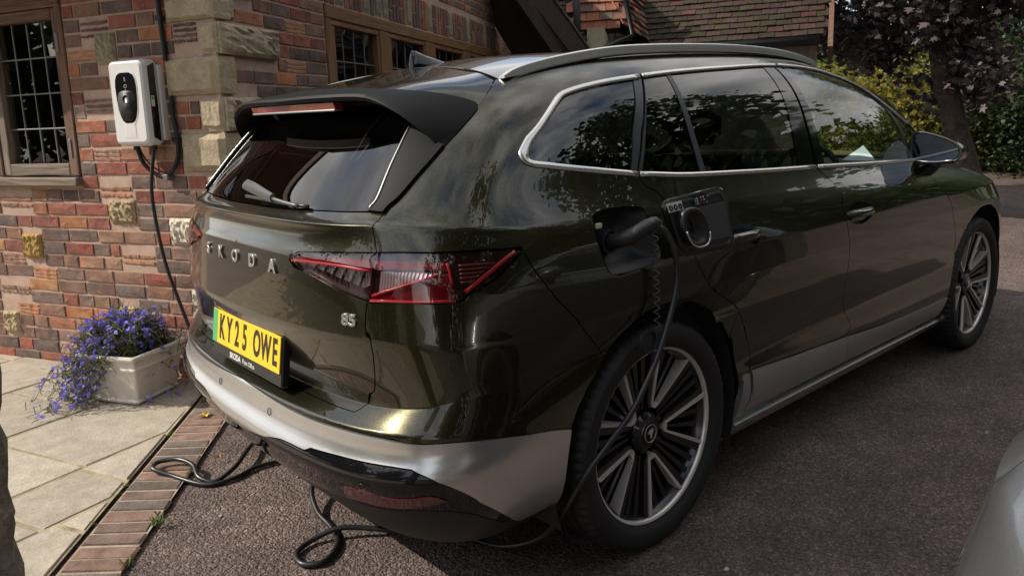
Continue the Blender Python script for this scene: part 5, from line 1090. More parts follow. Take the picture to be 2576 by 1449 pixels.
# --- rear bumper
bump = empty('rear_bumper', (-.9, 0, .25)); setp(bump, car)
st = b['silver_top']; st0 = [(0., 4.02)]+st[1:]; AR = .430
arch_rear = [st[-1]]+b['arch_rear'][1:3]+[b['bumper_gap'][-1]]
panel('upper_panel', [st0, arch_rear, rv(b['bumper_gap']), [b['bumper_gap'][0], ll_out[-1]], rv(ll_out), rv(gate_side[:7])[::-1], gate_bottom+[cb_], [cb_, (0., 4.02)]], M_olive, bump, centre=True, h=.013)
sl = b['silver_low'][2:12]; sl0 = [(0., 2.40)]+sl[1:3]
tip = sl[-1]; archlow = [(5.14, 1.0), (5.17, 2.0), st[-1]]
panel('silver_band', [sl0, [sl[2], sl[3]], sl[3:7]+[sl[6]], sl[6:], [tip, archlow[0]], archlow, rv(st0), [(0., 4.02), (0., 2.40)]], M_clad, bump, centre=True, h=.013, off=.004)
bl = [(0., 1.05), (.8, 1.08), (1.9, 1.50), (2.73, 1.66), (3.26, 1.85), (3.75, 1.75), (4.25, 1.15), (4.5, .72)]
panel('gloss_band', [bl, [bl[-1], tip], rv(sl[6:]), rv(sl[3:7]), [sl[3], sl[2]], rv(sl0), [(0., 2.40), (0., 1.05)]], M_pgloss, bump, centre=True, h=.014)
panel('valance', [[(0., .0), (1., 0.), (2., 0.), (3., 0.), (4., 0.), (5.0, 0.)], [(5.0, 0.), (5.12, .98)], [(5.12, .98), tip], [tip, bl[-1]], rv(bl), [(0., 1.05), (0., 0.)]], M_valance, bump, centre=True, h=.016)
rf = b['reflector']; panel('reflector', [rf[:6], rf[5:]+[rf[0]]], simple('red_reflector', (.07, .003, .006), .2, coat=1), bump, off=.003, flange=.006, gap=.0)
for u_, v_, m_ in ((.64, 3.60, M_clad), (2.42, 2.60, M_pgloss)):
    pc = SF_.ev([u_], [v_])[0]; nn = SF_.nrm([u_], [v_])[0]
    for sd in (-1, 1):
        n_ = Vector((nn[0], nn[1]*sd, nn[2])); c_ = Vector((pc[0], pc[1]*sd, pc[2]))+n_*.0062; t1 = n_.orthogonal().normalized(); t2 = n_.cross(t1)
        tube('parking_sensor', [c_+(t1*math.cos(a)+t2*math.sin(a))*.0105 for a in np.linspace(0, 6.283, 12, endpoint=False)], .0010, M_satin, bump, n=2, seg=5, closed=True)
# --- quarter panel and roof side (one pressing)
wt = b['win_out_top']; wl = b['win_out_low']
A_edge = [(11.95, 13.0), (11.85, 12.4), (11.78, 11.7), (11.9, 11.0), (12.1, 10.4), (12.3, 10.02)]
gapC = b['gap_C_low']; a_fr = arch(0, 8, 148, AR, 30)
iC = 10                                                     # door cut meets the arch lip region
cut_low = gapC[:11]
arch_top = arch(0, 33, 146, AR, 28)
flap_hole = [b['flap'][:1]+b['flap'][1:]+b['flap'][:1]]
panel('body_side', [[(g_up[0][0], 13.0), (6., 13.), (8., 13.), (10., 13.), (11.95, 13.0)], A_edge, [(12.3, 10.02), wl[-1]], [wl[-1], wt[-1]], rv(wt), wl[:7], [wl[6], gapC[0]], cut_low[:5], cut_low[4:10], [cut_low[9], arch_top[0]], arch_top, [arch_top[-1], b['bumper_gap'][-1]], rv(b['bumper_gap']), [b['bumper_gap'][0], lt_out[-1]], rv(lt_out), rv(g_up[7:]), rv(g_up[:8])+[(g_up[0][0], 13.0)]], M_olive, car, holes=[flap_hole], h=.015)
# --- doors
clt = b['clad_top'][1:4]+[b['clad_top'][5]]; clt = sorted(clt); cll = [(7.98, 1.14), (9.5, 1.04), (10.2, .95), (11.2, .80)]
def v_on(curve, u): c_ = np.array(sorted(curve)); return float(np.interp(u, c_[:, 0], c_[:, 1]))
gB = b['gap_B_low']; gA = b['gap_A']
rdoor = []; fdoor = []
for sd in (-1, 1):
    e_ = empty('rear_door', (.6, sd*.9, .3)); setp(e_, car); rdoor.append(e_); e_ = empty('front_door', (1.7, sd*.9, .3)); setp(e_, car); fdoor.append(e_)
gC_mid = gapC[9:13]
belt_r = wl[6:11]; belt_f = wl[10:]
gBc = (9.43, v_on(clt, 9.43))
panel('outer_panel', [cut_low[:5], cut_low[4:10], [gapC[9], gapC[10], gapC[11], (8.04, v_on(clt, 8.04))], [(8.04, v_on(clt, 8.04)), (8.7, v_on(clt, 8.7)), gBc], [gBc]+rv(gB[:10]), [gB[0], belt_r[-1]], rv(belt_r), [belt_r[0], gapC[0]]], M_olive, rdoor, h=.015)
panel('lower_cladding', [[(8.04, v_on(clt, 8.04)), (8.7, v_on(clt, 8.7)), gBc], [gBc, (9.46, 1.16)], [(9.46, 1.16), (8.6, 1.20), (8.01, 1.25)], [(8.01, 1.25), (8.06, 1.8), (8.04, v_on(clt, 8.04))]], M_clad, rdoor, off=.007, flange=.02)
gAc = (11.24, v_on(clt, 11.24))
panel('outer_panel', [gB[:10]+[gBc], [gBc, (10.1, v_on(clt, 10.1)), gAc], [gAc]+rv(gA), [gA[0], (10.95, 8.8), (11.13, 9.88)], rv(belt_f)[0:], [belt_f[0], gB[0]]], M_olive, fdoor, h=.016)
panel('lower_cladding', [[gBc, (10.1, v_on(clt, 10.1)), gAc], [gAc, (11.17, 1.05)], [(11.17, 1.05), (10.2, 1.1), (9.46, 1.16)], [(9.46, 1.16), gBc]], M_clad, fdoor, off=.007, flange=.02)
panel('sill', [[(7.8, .02), (9.5, .02), (11.45, .02)], [(11.45, .02), (11.35, .72)], [(11.35, .72), (10.2, .86), (9.5, .92), (7.86, 1.02)], [(7.86, 1.02), (7.8, .02)]], M_clad, car, off=.020, flange=.035)
panel('arch_cladding', [[(7.86, 1.16), (7.90, 1.9), (7.92, 2.47)], [(7.92, 2.47), (8.01, 2.45)], [(8.01, 2.45), (8.03, 1.8), (7.98, 1.16)], [(7.98, 1.16), (7.86, 1.16)]], M_clad, car, off=.006, flange=.02)
# dog-leg between arch and rear door
panel('arch_return', [arch(0, 6, 33, AR+.012, 10), [arch_top[0], cut_low[9]], gapC[9:12]+[(8.02, 2.5)], [(8.02, 2.5), arch(0, 6, 7, AR+.012, 2)[0]]], M_olive, car, h=.013)
# --- front wing, bumper, bonnet, windscreen
fa = arch(2.766, 172, 8, AR, 30)
panel('front_wing', [gA, [gA[-1], fa[0]], fa, [fa[-1], (12.98, 4.2)], [(12.98, 4.2), (12.75, 6.0), (12.72, 8.0)], [(12.72, 8.0), (13.3, 8.12)], [(13.3, 8.12), (12.9, 8.6), (12.3, 9.1), (11.75, 9.75)], [(11.75, 9.75), (11.13, 9.86)], [(11.13, 9.86), (10.95, 8.8), gA[0]]], M_olive, car, h=.018)
panel('front_bumper', [[(13.0, 0.), (14, 0.), (15, 0), (15.999, 0)], [(15.999, 0), (15.999, 8.3)], [(15.999, 8.3), (14.5, 8.2), (13.2, 8.1), (12.72, 8.0)], [(12.72, 8.0), (12.75, 6.0), (12.98, 4.2)], [(12.98, 4.2), fa[-1], (13.0, 2.4), (13.0, 0.)]], M_olive, car, h=.03)
panel('bonnet', [[(13.3, 8.14), (14.5, 8.22), (15.999, 8.32)], [(15.999, 8.32), (15.999, 9.9)], [(15.999, 9.9), (14., 9.9), (12.6, 9.88), (11.75, 9.77)], [(11.75, 9.77), (12.3, 9.12), (12.9, 8.62), (13.3, 8.14)]], M_olive, car, h=.025, gap=.005, flange=.03)
panel('windscreen', [[(12.35, 10.02), (14., 9.95), (15.999, 9.95)], [(15.999, 9.95), (15.999, 12.95)], [(15.999, 12.95), (14., 12.95), (12.02, 12.95)], rv(A_edge)], M_clear, car, h=.05, flange=0)
# --- side windows
wtu = np.array(wt); wlu = np.array(wl)
def ptop(u): i = np.argsort(wtu[:, 0]); return (u, float(np.interp(u, wtu[i, 0], wtu[i, 1])))
def pbot(u): q = wlu[3:]; i = np.argsort(q[:, 0]); return (u, float(np.interp(u, q[i, 0], q[i, 1])))
def pane(name, lt_, lb_, rt_, rb_, mat, parent, rear=False, gap=.004, off=-.004, flange=0):
    dt = .10; 
    T_ = [(u, ptop(u)[1]-dt) for u in np.linspace(lt_, rt_, 8)]; B_ = [(u, pbot(u)[1]+.09) for u in np.linspace(lb_, rb_, 8)]
    if rear:
        T_ = [(u+.06, v-.03) for u, v in wt[0:1]]+[(u+.09, v-.07) for u, v in wt[1:4]]+[(u+.03, v-.10) for u, v in wt[4:6]]+[(rt_, ptop(rt_)[1]-dt)]
        B_ = [(wt[0][0]+.06, wt[0][1]-.03), (wl[1][0]+.12, wl[1][1]), (wl[2][0]+.12, wl[2][1]+.04)]+[(u+.05, v+.09) for u, v in wl[3:6]]+[(rb_, pbot(rb_)[1]+.09)]
        return panel(name, [B_, [B_[-1], T_[-1]], rv(T_)], mat, parent, off=off, flange=flange, h=.02, gap=gap)
    return panel(name, [B_, [B_[-1], T_[-1]], rv(T_), [T_[0], B_[0]]], mat, parent, off=off, flange=flange, h=.02, gap=gap)
qr = b['win_q_r']; rl = b['win_rd_l']; sp = b['win_rd_split']; Bl = b['win_B_l']; Br = b['win_B_r']; As = b['win_A_split']
pane('quarter_window', 0, 0, qr[0][0], qr[1][0], M_tint, car, rear=True)
pane('pillar_trim', qr[0][0], qr[1][0], 7.24, 6.67, M_satin, car, gap=.001, off=-.002, flange=.01)
pane('pillar_trim', 7.27, 6.69, rl[0][0], rl[1][0], M_satin, rdoor, gap=.001, off=-.002, flange=.01)
pane('window', rl[0][0], rl[1][0], sp[0][0]-.03, sp[1][0]-.03, M_tint, rdoor, gap=.001)
pane('divider', sp[0][0]-.03, sp[1][0]-.03, sp[0][0]+.03, sp[1][0]+.04, M_satin, rdoor, gap=0, off=-.002, flange=.01)
pane('window', sp[0][0]+.03, sp[1][0]+.04, Bl[0][0], Bl[1][0], M_tint, rdoor, gap=.001)
pane('pillar_trim', Bl[0][0], Bl[1][0], 9.24, 9.13, M_pgloss, rdoor, gap=.001, off=-.002, flange=.01)
pane('pillar_trim', 9.27, 9.16, Br[0][0], Br[1][0], M_pgloss, fdoor, gap=.001, off=-.002, flange=.01)
pane('window', Br[0][0], Br[1][0], As[0][0]-.02, As[1][0]-.03, M_clear, fdoor, gap=.001)
pane('divider', As[0][0]-.02, As[1][0]-.03, As[0][0]+.03, As[1][0]+.03, M_satin, fdoor, gap=0, off=-.002, flange=.01)
pane('corner_window', As[0][0]+.03, As[1][0]+.03, 11.75, 11.1, M_clear, fdoor, gap=.001)
def shrink(P, du=0., dv=0.): return [(u+du, v+dv) for u, v in P]
rear_trim = [(qr[0][0]+.1, ptop(qr[0][0]+.1)[1]-.05)]+[(u, v-.05) for u, v in rv(wt[3:6])]+[(u+.05, v-.03) for u, v in rv(wt[1:3])]+[(wt[0][0]+.05, wt[0][1])]+[(wl[1][0]+.06, wl[1][1])]+[(wl[2][0]+.06, wl[2][1]+.02)]+[(u+.02, v+.05) for u, v in wl[3:6]]+[(6.66, pbot(6.66)[1]+.04)]
strip('window_trim', rear_trim, lambda t: .019+.012*math.exp(-((t-.56)/.10)**2), .006, M_chrome, car)
strip('window_trim', [(7.26, ptop(7.26)[1]-.05), (7.8, ptop(7.8)[1]-.05), (8.5, ptop(8.5)[1]-.05), (9.0, ptop(9.0)[1]-.05), (9.33, ptop(9.33)[1]-.05)], .017, .006, M_chrome, rdoor)
strip('window_trim', [(9.36, ptop(9.36)[1]-.05)]+[(u, v-.05) for u, v in wt[11:-1]]+[(11.72, 10.95)], .015, .006, M_chrome, fdoor)
strip('window_trim', [(6.70, pbot(6.70)[1]+.04), (7.3, pbot(7.3)[1]+.04), (8.2, pbot(8.2)[1]+.04), (9.13, pbot(9.13)[1]+.04)], .017, .006, M_chrome, rdoor)
strip('window_trim', [(9.16, pbot(9.16)[1]+.04), (9.8, pbot(9.8)[1]+.04), (10.5, pbot(10.5)[1]+.04), (11.1, pbot(11.1)[1]+.04)], .016, .006, M_chrome, fdoor)

# ------------------------------------------------------------------ roof, tailgate top, spoiler
ROW13 = SF_.ev(np.linspace(4.3, 16, 200), np.full(200, 13.))
def pchip_like(xs, ys):
    P = catmull([np.array([x, y]) for x, y in zip(xs, ys)], 12); P = np.array(P); return lambda x: np.interp(x, P[:, 0], P[:, 1])
zc = pchip_like([-.8, -.735, -.6, -.5, -.33, -.23, 0, .15, .5, .95, 1.28, 1.5, 1.8], [1.41, 1.434, 1.467, 1.487, 1.523, 1.541, 1.577, 1.589, 1.603, 1.608, 1.600, 1.580, 1.540])
def e13(x): i = np.argmin(np.abs(ROW13[:, 0]-x)); return np.interp(x, ROW13[:, 0], ROW13[:, 1]), np.interp(x, ROW13[:, 0], ROW13[:, 2])
def heightfield(name, rows_, mat, parent, n=40, th=.012):
    """rows_: list of (right edge point, centre point); surface bulges smoothly between"""
    V = []; F = []
    for Ep, Cp in rows_:
        for k in range(n+1):
            t = -1+2*k/n; a = abs(t); w_ = a**2.3; q = np.array(Cp)*(1-w_)+np.array(Ep)*w_; V.append((Cp[0]+(Ep[0]-Cp[0])*a**2, Ep[1]*t, q[2]))
    m = n+1
    for i in range(len(rows_)-1):
        for k in range(n): F.append((i*m+k, i*m+k+1, (i+1)*m+k+1, (i+1)*m+k))
    me = mesh(name, V, F, True)
    bm = bmesh.new(); bm.from_mesh(me); bmesh.ops.recalc_face_normals(bm, faces=bm.faces)
    if sum(f_.normal.z for f_ in bm.faces) < 0: bmesh.ops.reverse_faces(bm, faces=bm.faces)
    ret = bmesh.ops.extrude_edge_only(bm, edges=[e_ for e_ in bm.edges if e_.is_boundary]); 
    for v in ret['geom']:
        if isinstance(v, bmesh.types.BMVert): v.co.z -= th
    for e_ in bm.edges:
        if len(e_.link_faces) == 2 and e_.link_faces[0].normal.dot(e_.link_faces[1].normal) < .5: e_.smooth = False
    bm.to_mesh(me); bm.free(); return link(name, me, parent, mat)
rows_ = []
for x in np.concatenate([np.linspace(-.315, 1.4, 50), np.linspace(1.43, 1.79, 14)]):
    y_, z_ = e13(x); dx = .085*max(0, 1-(x+.315)/.35); rows_.append(((x, y_-.004, z_), (x+dx, 0, float(zc(x+dx)))))
heightfield('roof', rows_, M_olive, car)
seamE = [(-.332, .578, 1.468), (-.352, .592, 1.455), (-.38, .610, 1.437), (-.41, .626, 1.418), (-.447, .636, 1.394)]
seamC = [(-.238, 0, 1.5395), (-.33, 0, 1.520), (-.42, 0, 1.502), (-.51, 0, 1.484), (-.60, 0, 1.465)]
seamM = [(-.29, .40, 1.505), (-.37, .42, 1.492), (-.45, .44, 1.478), (-.53, .45, 1.463), (-.605, .42, 1.449)]
V = []; F = []; nn_ = 16
for k in range(5):
    half = catmull([seamC[k], (np.array(seamC[k])*.75+np.array(seamM[k])*.25)*[1, 1, 1]+[0, .08, .003], seamM[k], np.array(seamM[k])*.4+np.array(seamE[k])*.6+[-.004, 0, .008], seamE[k]], 4)
    V += [(q_[0], -q_[1], q_[2]) for q_ in half[::-1]]+[tuple(q_) for q_ in half[1:]]
m = len(V)//5
for i in range(4):
    for k in range(m-1): F.append((i*m+k, (i+1)*m+k, (i+1)*m+k+1, i*m+k+1))
me = mesh('upper_panel', V, F, True); bm = bmesh.new(); bm.from_mesh(me); bmesh.ops.recalc_face_normals(bm, faces=bm.faces)
if sum(f_.normal.z for f_ in bm.faces) < 0: bmesh.ops.reverse_faces(bm, faces=bm.faces)
bm.to_mesh(me); bm.free(); link('upper_panel', me, gate, M_olive)
# spoiler: lofted blade from pillar to pillar
fr = [(-.578, .658, 1.290), (-.512, .660, 1.345), (-.449, .645, 1.397), (-.50, .585, 1.426), (-.568, .50, 1.443), (-.602, .40, 1.452), (-.60, .20, 1.464), (-.60, 0, 1.468)]
re = [(-.584, .652, 1.285), (-.606, .632, 1.318), (-.630, .606, 1.348), (-.655, .562, 1.385), (-.672, .50, 1.416), (-.682, .43, 1.434), (-.722, .24, 1.440), (-.738, 0, 1.438)]
def full(P): H = catmull([np.array(p_) for p_ in P], 5); return [np.array([q_[0], -q_[1], q_[2]]) for q_ in H]+[q_ for q_ in H[::-1][1:]]
ff_ = full(fr); rr_ = full(re); rings = []
for a, c_ in zip(ff_, rr_):
    ym = abs(a[1]); th = .004+.011*min(1, max(0, (.66-abs(c_[1]))/.2)); mid = (a+c_)/2+np.array([0, 0, .006])
    inner = np.array([.03, 0, -.012]) if abs(c_[1]) < .5 else np.array([.02, -.02*np.sign(c_[1]), -.008])
    rings.append([tuple(a+np.array([0, 0, .003])), tuple(mid), tuple(c_+np.array([.004, 0, .004])), tuple(c_+np.array([-.002, 0, -.004])), tuple(c_+np.array([.008, 0, -th])), tuple(mid+np.array([.02, 0, -th*1.2])+inner), tuple(a+np.array([.0, 0, -.03])+inner*.5)])
sp_o = loft('spoiler', rings, M_spoil, gate)
for p_ in sp_o.data.polygons: p_.use_smooth = True
sp_o.data.set_sharp_from_angle(angle=R(38))
# high brake light under the blade
P1 = [(-.722+.016*(abs(y_)/.29)**2, y_) for y_ in np.linspace(-.29, .29, 13)]; rings = []
for x_, y_ in P1: rings.append([(x_+.004, y_, 1.421), (x_+.010, y_, 1.403), (x_+.040, y_, 1.400), (x_+.034, y_, 1.420)])
bl_ = loft('brake_light', rings, simple('brake_light_red', (.20, .012, .016), .2, coat=1), gate, smooth=False)
rings = [[(x_+.009, y_, 1.4025), (x_+.006, y_, 1.399), (x_+.012, y_, 1.396), (x_+.04, y_, 1.398)] for x_, y_ in P1]; loft('lamp_edge', rings, M_bright, gate, smooth=False)
# roof rails and aerial
M_rail = simple('rail_silver', (.62, .60, .57), .32, .6)
for sd in (-1, 1):
    P = catmull([(-.315, .594, 1.481), (-.285, .597, 1.495), (-.22, .601, 1.514), (-.10, .606, 1.538), (.15, .608, 1.572), (.5, .603, 1.592), (.9, .597, 1.600), (1.2, .591, 1.593), (1.42, .581, 1.575), (1.52, .573, 1.560), (1.56, .570, 1.549)], 6); rings = []
    for i, q_ in enumerate(P):
        t = i/(len(P)-1); w_ = .012; hh = .021*min(1, .35+4*t, .35+4*(1-t)); c_ = Vector((q_[0], q_[1]*sd, q_[2]))
        rings.append([c_+Vector((0, a*w_*sd, z_*hh)) for a, z_ in ((1, -1.1), (1.12, -.35), (1.0, .05), (.35, .22), (-.5, .15), (-1, -.3), (-1, -1.1))])
    if sd < 0: rings = [r_[::-1] for r_ in rings]
    r_ = loft('roof_rail', rings, M_rail, car); r_.data.set_sharp_from_angle(angle=R(40))
    # dark gasket along the roof edge
    Pg = [(q_[0], (q_[1]+.013)*sd, q_[2]-.026) for q_ in P]; tube('rail_gasket', Pg, .004, M_satin, r_, n=1, seg=5, smooth_path=False)
an = []
for x_, w_, z0_, z1_ in ((-.235, .016, 1.530, 1.537), (-.228, .022, 1.530, 1.585), (-.222, .020, 1.530, 1.604), (-.205, .020, 1.532, 1.603), (-.16, .026, 1.538, 1.587), (-.10, .027, 1.546, 1.572), (-.05, .018, 1.553, 1.560)):
    an.append([(x_, -w_, z0_), (x_, -w_*.9, z0_+(z1_-z0_)*.35), (x_, -w_*.25, z0_+(z1_-z0_)*.9), (x_, 0, z1_), (x_, w_*.25, z0_+(z1_-z0_)*.9), (x_, w_*.9, z0_+(z1_-z0_)*.35), (x_, w_, z0_)])
loft('aerial', an, M_pgloss, car)
# ------------------------------------------------------------------ wheels
M_tyre = simple('tyre', (.0085, .008, .008), .66, bump=.25, bscale=300, bdist=.001); M_rimd = simple('anthracite_rim', (.026, .0265, .029), .28, .6, coat=.6, coatr=.1); M_mach = simple('machined_alloy', (.66, .62, .58), .30, .55); M_disc = simple('brake_disc', (.16, .15, .145), .4, .9)
wheel = empty('wheel', (0, 0, 0))
def lathe(name, prof, mat, parent, seg=120, mod=None, smooth=True):
    """prof: (r, y) ; axle along y, outer side is -y"""
    V = []; F = []; n = len(prof)
    for i in range(seg):
        a = 2*math.pi*i/seg
        for j, (r, y) in enumerate(prof):
            rr_ = r-(mod(i, j) if mod else 0); V.append((rr_*math.cos(a), y, rr_*math.sin(a)))
    for i in range(seg):
        for j in range(n-1): a = i*n+j; c_ = ((i+1) % seg)*n+j; F.append((a, a+1, c_+1, c_))
    me = mesh(name, V, F, smooth); bm = bmesh.new(); bm.from_mesh(me); bmesh.ops.recalc_face_normals(bm, faces=bm.faces); bm.to_mesh(me); bm.free()
    o = link(name, me, parent, mat)
    if smooth: me.set_sharp_from_angle(angle=R(32))
    return o
tp = [(.283, .105), (.300, .122), (.330, .127), (.352, .118), (.361, .104), (.3645, .085), (.3650, .072), (.3580, .070), (.3580, .061), (.3655, .059), (.3662, .028), (.359, .026), (.359, .014), (.3664, .012), (.3664, -.012), (.359, -.014), (.359, -.026), (.3662, -.028), (.3655, -.059), (.3580, -.061), (.3580, -.070), (.3650, -.072), (.3645, -.085), (.361, -.104), (.352, -.118), (.343, -.1225), (.341, -.1245), (.330, -.127), (.305, -.1245), (.293, -.118), (.285, -.110), (.279, -.108)]
def tread(i, j):
    if 22 <= j <= 24 or 3 <= j <= 6: return .0055 if i % 4 == 0 else 0
    if j in (9, 10, 13, 14, 17, 18): return .004 if (i+j) % 8 == 0 else 0
    return 0
tyre = lathe('tyre', tp, M_tyre, wheel, 288, tread)
rim = lathe('rim', [(.268, .11), (.262, .09), (.252, .0), (.255, -.075), (.262, -.088), (.267, -.096)], M_rimd, wheel, 96)
lathe('rim_lip', [(.2695, -.094), (.2710, -.1015), (.2735, -.1045), (.2780, -.1065), (.281, -.1085), (.2815, -.105), (.279, -.100)], M_mach, wheel, 120)
lathe('brake_disc', [(.06, -.012), (.172, -.012), (.172, .010), (.06, .010)], M_disc, wheel, 64)
cal = lathe('hub', [(0.0001, -.080), (.034, -.080), (.036, -.076), (.052, -.074), (.064, -.062), (.066, .0)], M_rimd, wheel, 60)
def pol(r, a, y): return (r*math.cos(a), y, r*math.sin(a))
def blade(name, P, y0, y1, mat, parent, taper=.8, inner=None):
    """P: polar outline [(r, deg)], face at y0, back at y1, bevelled"""
    A = [(r*math.cos(R(d)), r*math.sin(R(d))) for r, d in P]; c_ = np.mean(A, axis=0); n = len(A)
    yf = [y0(r) if callable(y0) else y0 for r, d in P]
    def sh(p_, s_): return c_+(np.array(p_)-c_)*1.0
    V = [(a[0], yf[i], a[1]) for i, a in enumerate(A)]+[(a[0], y1, a[1]) for a in A]
    F = [tuple(range(n))]+[(i, n+i, n+(i+1) % n, (i+1) % n) for i in range(n)]
    me = mesh(name, V, F); bm = bmesh.new(); bm.from_mesh(me); bmesh.ops.recalc_face_normals(bm, faces=bm.faces); bm.to_mesh(me); bm.free(); return link(name, me, parent, mat)
for k in range(5):
    f0 = 67+72*k; yo = lambda r: -.070-.030*min(1, max(0, (r-.07)/.19))
    for s_ in (-1, 1):
        # main dark arm and its machined edge
        blade('spoke', [(.072, f0+s_*10), (.095, f0+s_*8.5), (.266, f0+s_*17), (.266, f0+s_*24.5), (.10, f0+s_*22)], lambda r: yo(r)+.004, -.03, M_rimd, wheel)
        blade('spoke_face', [(.082, f0+s_*5), (.096, f0+s_*7.0), (.262, f0+s_*16.2), (.2705, f0+s_*19.0), (.090, f0+s_*10.8)], lambda r: yo(r)-.001, -.06, M_mach, wheel)
        # inner recessed blades
        blade('inner_blade', [(.10, f0+s_*2.0), (.264, f0+s_*3.2), (.264, f0+s_*7.2), (.105, f0+s_*6.5)], lambda r: yo(r)+.022, -.02, M_rimd, wheel)
        blade('inner_blade', [(.075, f0+36+s_*3), (.264, f0+36+s_*2.4), (.264, f0+36+s_*7.0), (.078, f0+36+s_*8.5)], lambda r: yo(r)+.012, -.02, M_rimd, wheel)
    blade('spoke_root', [(.080, f0-6), (.090, f0-9), (.099, f0-8), (.099, f0+8), (.090, f0+9), (.080, f0+6)], -.0735, -.05, M_mach, wheel)
    c_ = Vector(pol(.058, R(f0+36), -.0765)); tube('bolt_hole', [c_, c_+Vector((0, .012, 0))], .0105, M_dark, wheel, n=1, seg=10, smooth_path=False)
capo = lathe('centre_cap', [(.0001, -.0845), (.026, -.0845), (.0295, -.0825), (.031, -.078)], M_pgloss, wheel, 32)
tube('cap_ring', [pol(.0285, a, -.0845) for a in np.linspace(0, 6.283, 24, endpoint=False)], .0011, M_mach, wheel, n=1, seg=5, closed=True)
EM = [(-.002, -.016), (.004, -.016), (.007, -.004), (.012, .004), (.014, .014), (.010, .011), (.009, .017), (.005, .012), (.003, .018), (-.001, .012), (-.006, .014), (-.012, .006), (-.013, .000), (-.007, .002), (-.003, -.004)]
V = [(x_, -.0852, z_) for x_, z_ in EM]; link('emblem', mesh('emblem', V, [tuple(range(len(V)))]), wheel, M_mach)
def copy_tree(o, parent, Mx, inv_done=False):
    c_ = o.copy(); col.objects.link(c_); inv = o.matrix_parent_inverse.copy(); c_.parent = parent; c_.matrix_parent_inverse = inv
    for ch_ in list(o.children): copy_tree(ch_, c_, None)
    return c_
for i, (x_, sd) in enumerate(((0, -1), (2.766, -1), (0, 1), (2.766, 1))):
    w_ = wheel if i == 0 else copy_tree(wheel, None, None)
    Mx = Matrix.Translation((x_, sd*.797, .365)) @ (Matrix() if sd < 0 else Matrix.Rotation(math.pi, 4, 'Z')) @ Matrix.Rotation(R((0, 17, 33, 50)[i]), 4, 'Y')
    w_.parent = car; w_.matrix_parent_inverse = wm(car).inverted(); w_.matrix_basis = Mx
# wheel housings and underside
M_liner = simple('arch_liner', (.010, .010, .010), .9)
for x_ in (0, 2.766):
    for sd in (-1, 1):
        V = []; F = []; n = 24
        for k in range(n+1):
            a = R(-20+220*k/n); r = .444
            for y_ in (.898, .60): V.append((x_+r*math.cos(a), y_*sd, .365+r*math.sin(a)))
        for k in range(n): F.append((2*k, 2*k+1, 2*k+3, 2*k+2))
        F.append(tuple(range(1, 2*n+2, 2))); link('arch_liner', mesh('arch_liner', V, F), car, M_liner)
box('underbody', (.46, -.83, .20), (2.30, .83, .34), M_liner, car); box('underbody', (-.74, -.58, .235), (.46, .58, .36), M_liner, car); box('underbody', (2.30, -.58, .21), (3.4, .58, .36), M_liner, car)
for s_ in (-1, 1): box('underbody', (-.66, .585*s_ if s_ > 0 else -.80, .26), (-.45, .80 if s_ > 0 else -.585, .40), M_liner, car)
box('diffuser', (-.79, -.42, .222), (-.55, .42, .26), M_liner, bump, .01)
# ------------------------------------------------------------------ cabin
box('cabin_floor', (-.7, -.80, .36), (2.6, .80, .42), M_int, car)
cab = empty('cabin', (1.2, 0, .4)); setp(cab, car)
def vprism(name, P, y0, y1, mat, parent, bev=.03):
    bm = bmesh.new(); n = len(P); A = [bm.verts.new((x_, y0, z_)) for x_, z_ in P]; B_ = [bm.verts.new((x_, y1, z_)) for x_, z_ in P]
    bm.faces.new(A); bm.faces.new(B_[::-1])
    for i in range(n): bm.faces.new((A[i], B_[i], B_[(i+1) % n], A[(i+1) % n]))
    bmesh.ops.recalc_face_normals(bm, faces=bm.faces)
    if bev: bmesh.ops.bevel(bm, geom=bm.edges[:], offset=bev, segments=3, affect='EDGES', clamp_overlap=True)
    me = D.meshes.new(name); bm.to_mesh(me); bm.free(); me.polygons.foreach_set('use_smooth', np.ones(len(me.polygons), bool)); return link(name, me, parent, mat)
for y_ in (-.37, .37):
    st_ = empty('front_seat', (1.3, y_, .42)); setp(st_, car)
    vprism('backrest', [(1.02, .62), (1.16, .60), (1.05, 1.16), (.93, 1.17)], y_-.25, y_+.25, M_int, st_, .05); vprism('headrest', [(.90, 1.21), (1.0, 1.21), (.99, 1.37), (.90, 1.37)], y_-.13, y_+.13, M_int, st_, .04); vprism('cushion', [(1.05, .48), (1.62, .50), (1.64, .66), (1.08, .62)], y_-.26, y_+.26, M_int, st_, .05)
bn = empty('rear_bench', (.2, 0, .42)); setp(bn, car)
vprism('backrest', [(.0, .6), (.14, .58), (.06, 1.10), (-.08, 1.10)], -.66, .66, M_int, bn, .05); vprism('cushion', [(.08, .45), (.62, .47), (.64, .66), (.12, .62)], -.66, .66, M_int, bn, .05)
for y_ in (-.42, 0, .42): vprism('headrest', [(-.07, 1.12), (.03, 1.12), (.0, 1.27), (-.07, 1.27)], y_-.13, y_+.13, M_int, bn, .035)
vprism('dashboard', [(2.0, .70), (2.62, .72), (2.72, 1.03), (2.40, 1.06), (2.12, 1.02), (2.0, .92)], -.74, .74, M_int, cab, .04); box('parcel_shelf', (-.72, -.60, 1.02), (-.1, .60, 1.035), M_int, cab)
for s_ in (-1, 1): box('door_card', (.1, .80*s_-.012, .40), (2.25, .80*s_+.012, 1.06), M_int, cab)
tube('steering_wheel', [(1.90+.05*math.sin(a), -.37+.18*math.cos(a), .98+.17*math.sin(a)) for a in np.linspace(0, 6.283, 20, endpoint=False)], .015, M_int, cab, n=1, seg=8, closed=True)
V = []; F = []
for x_ in np.linspace(-.42, 1.6, 20):
    y_, z_ = e13(x_)
    for t in np.linspace(-1, 1, 9): V.append((x_, t*(y_-.03), float(zc(x_))-.035-(float(zc(x_))-z_)*t*t))
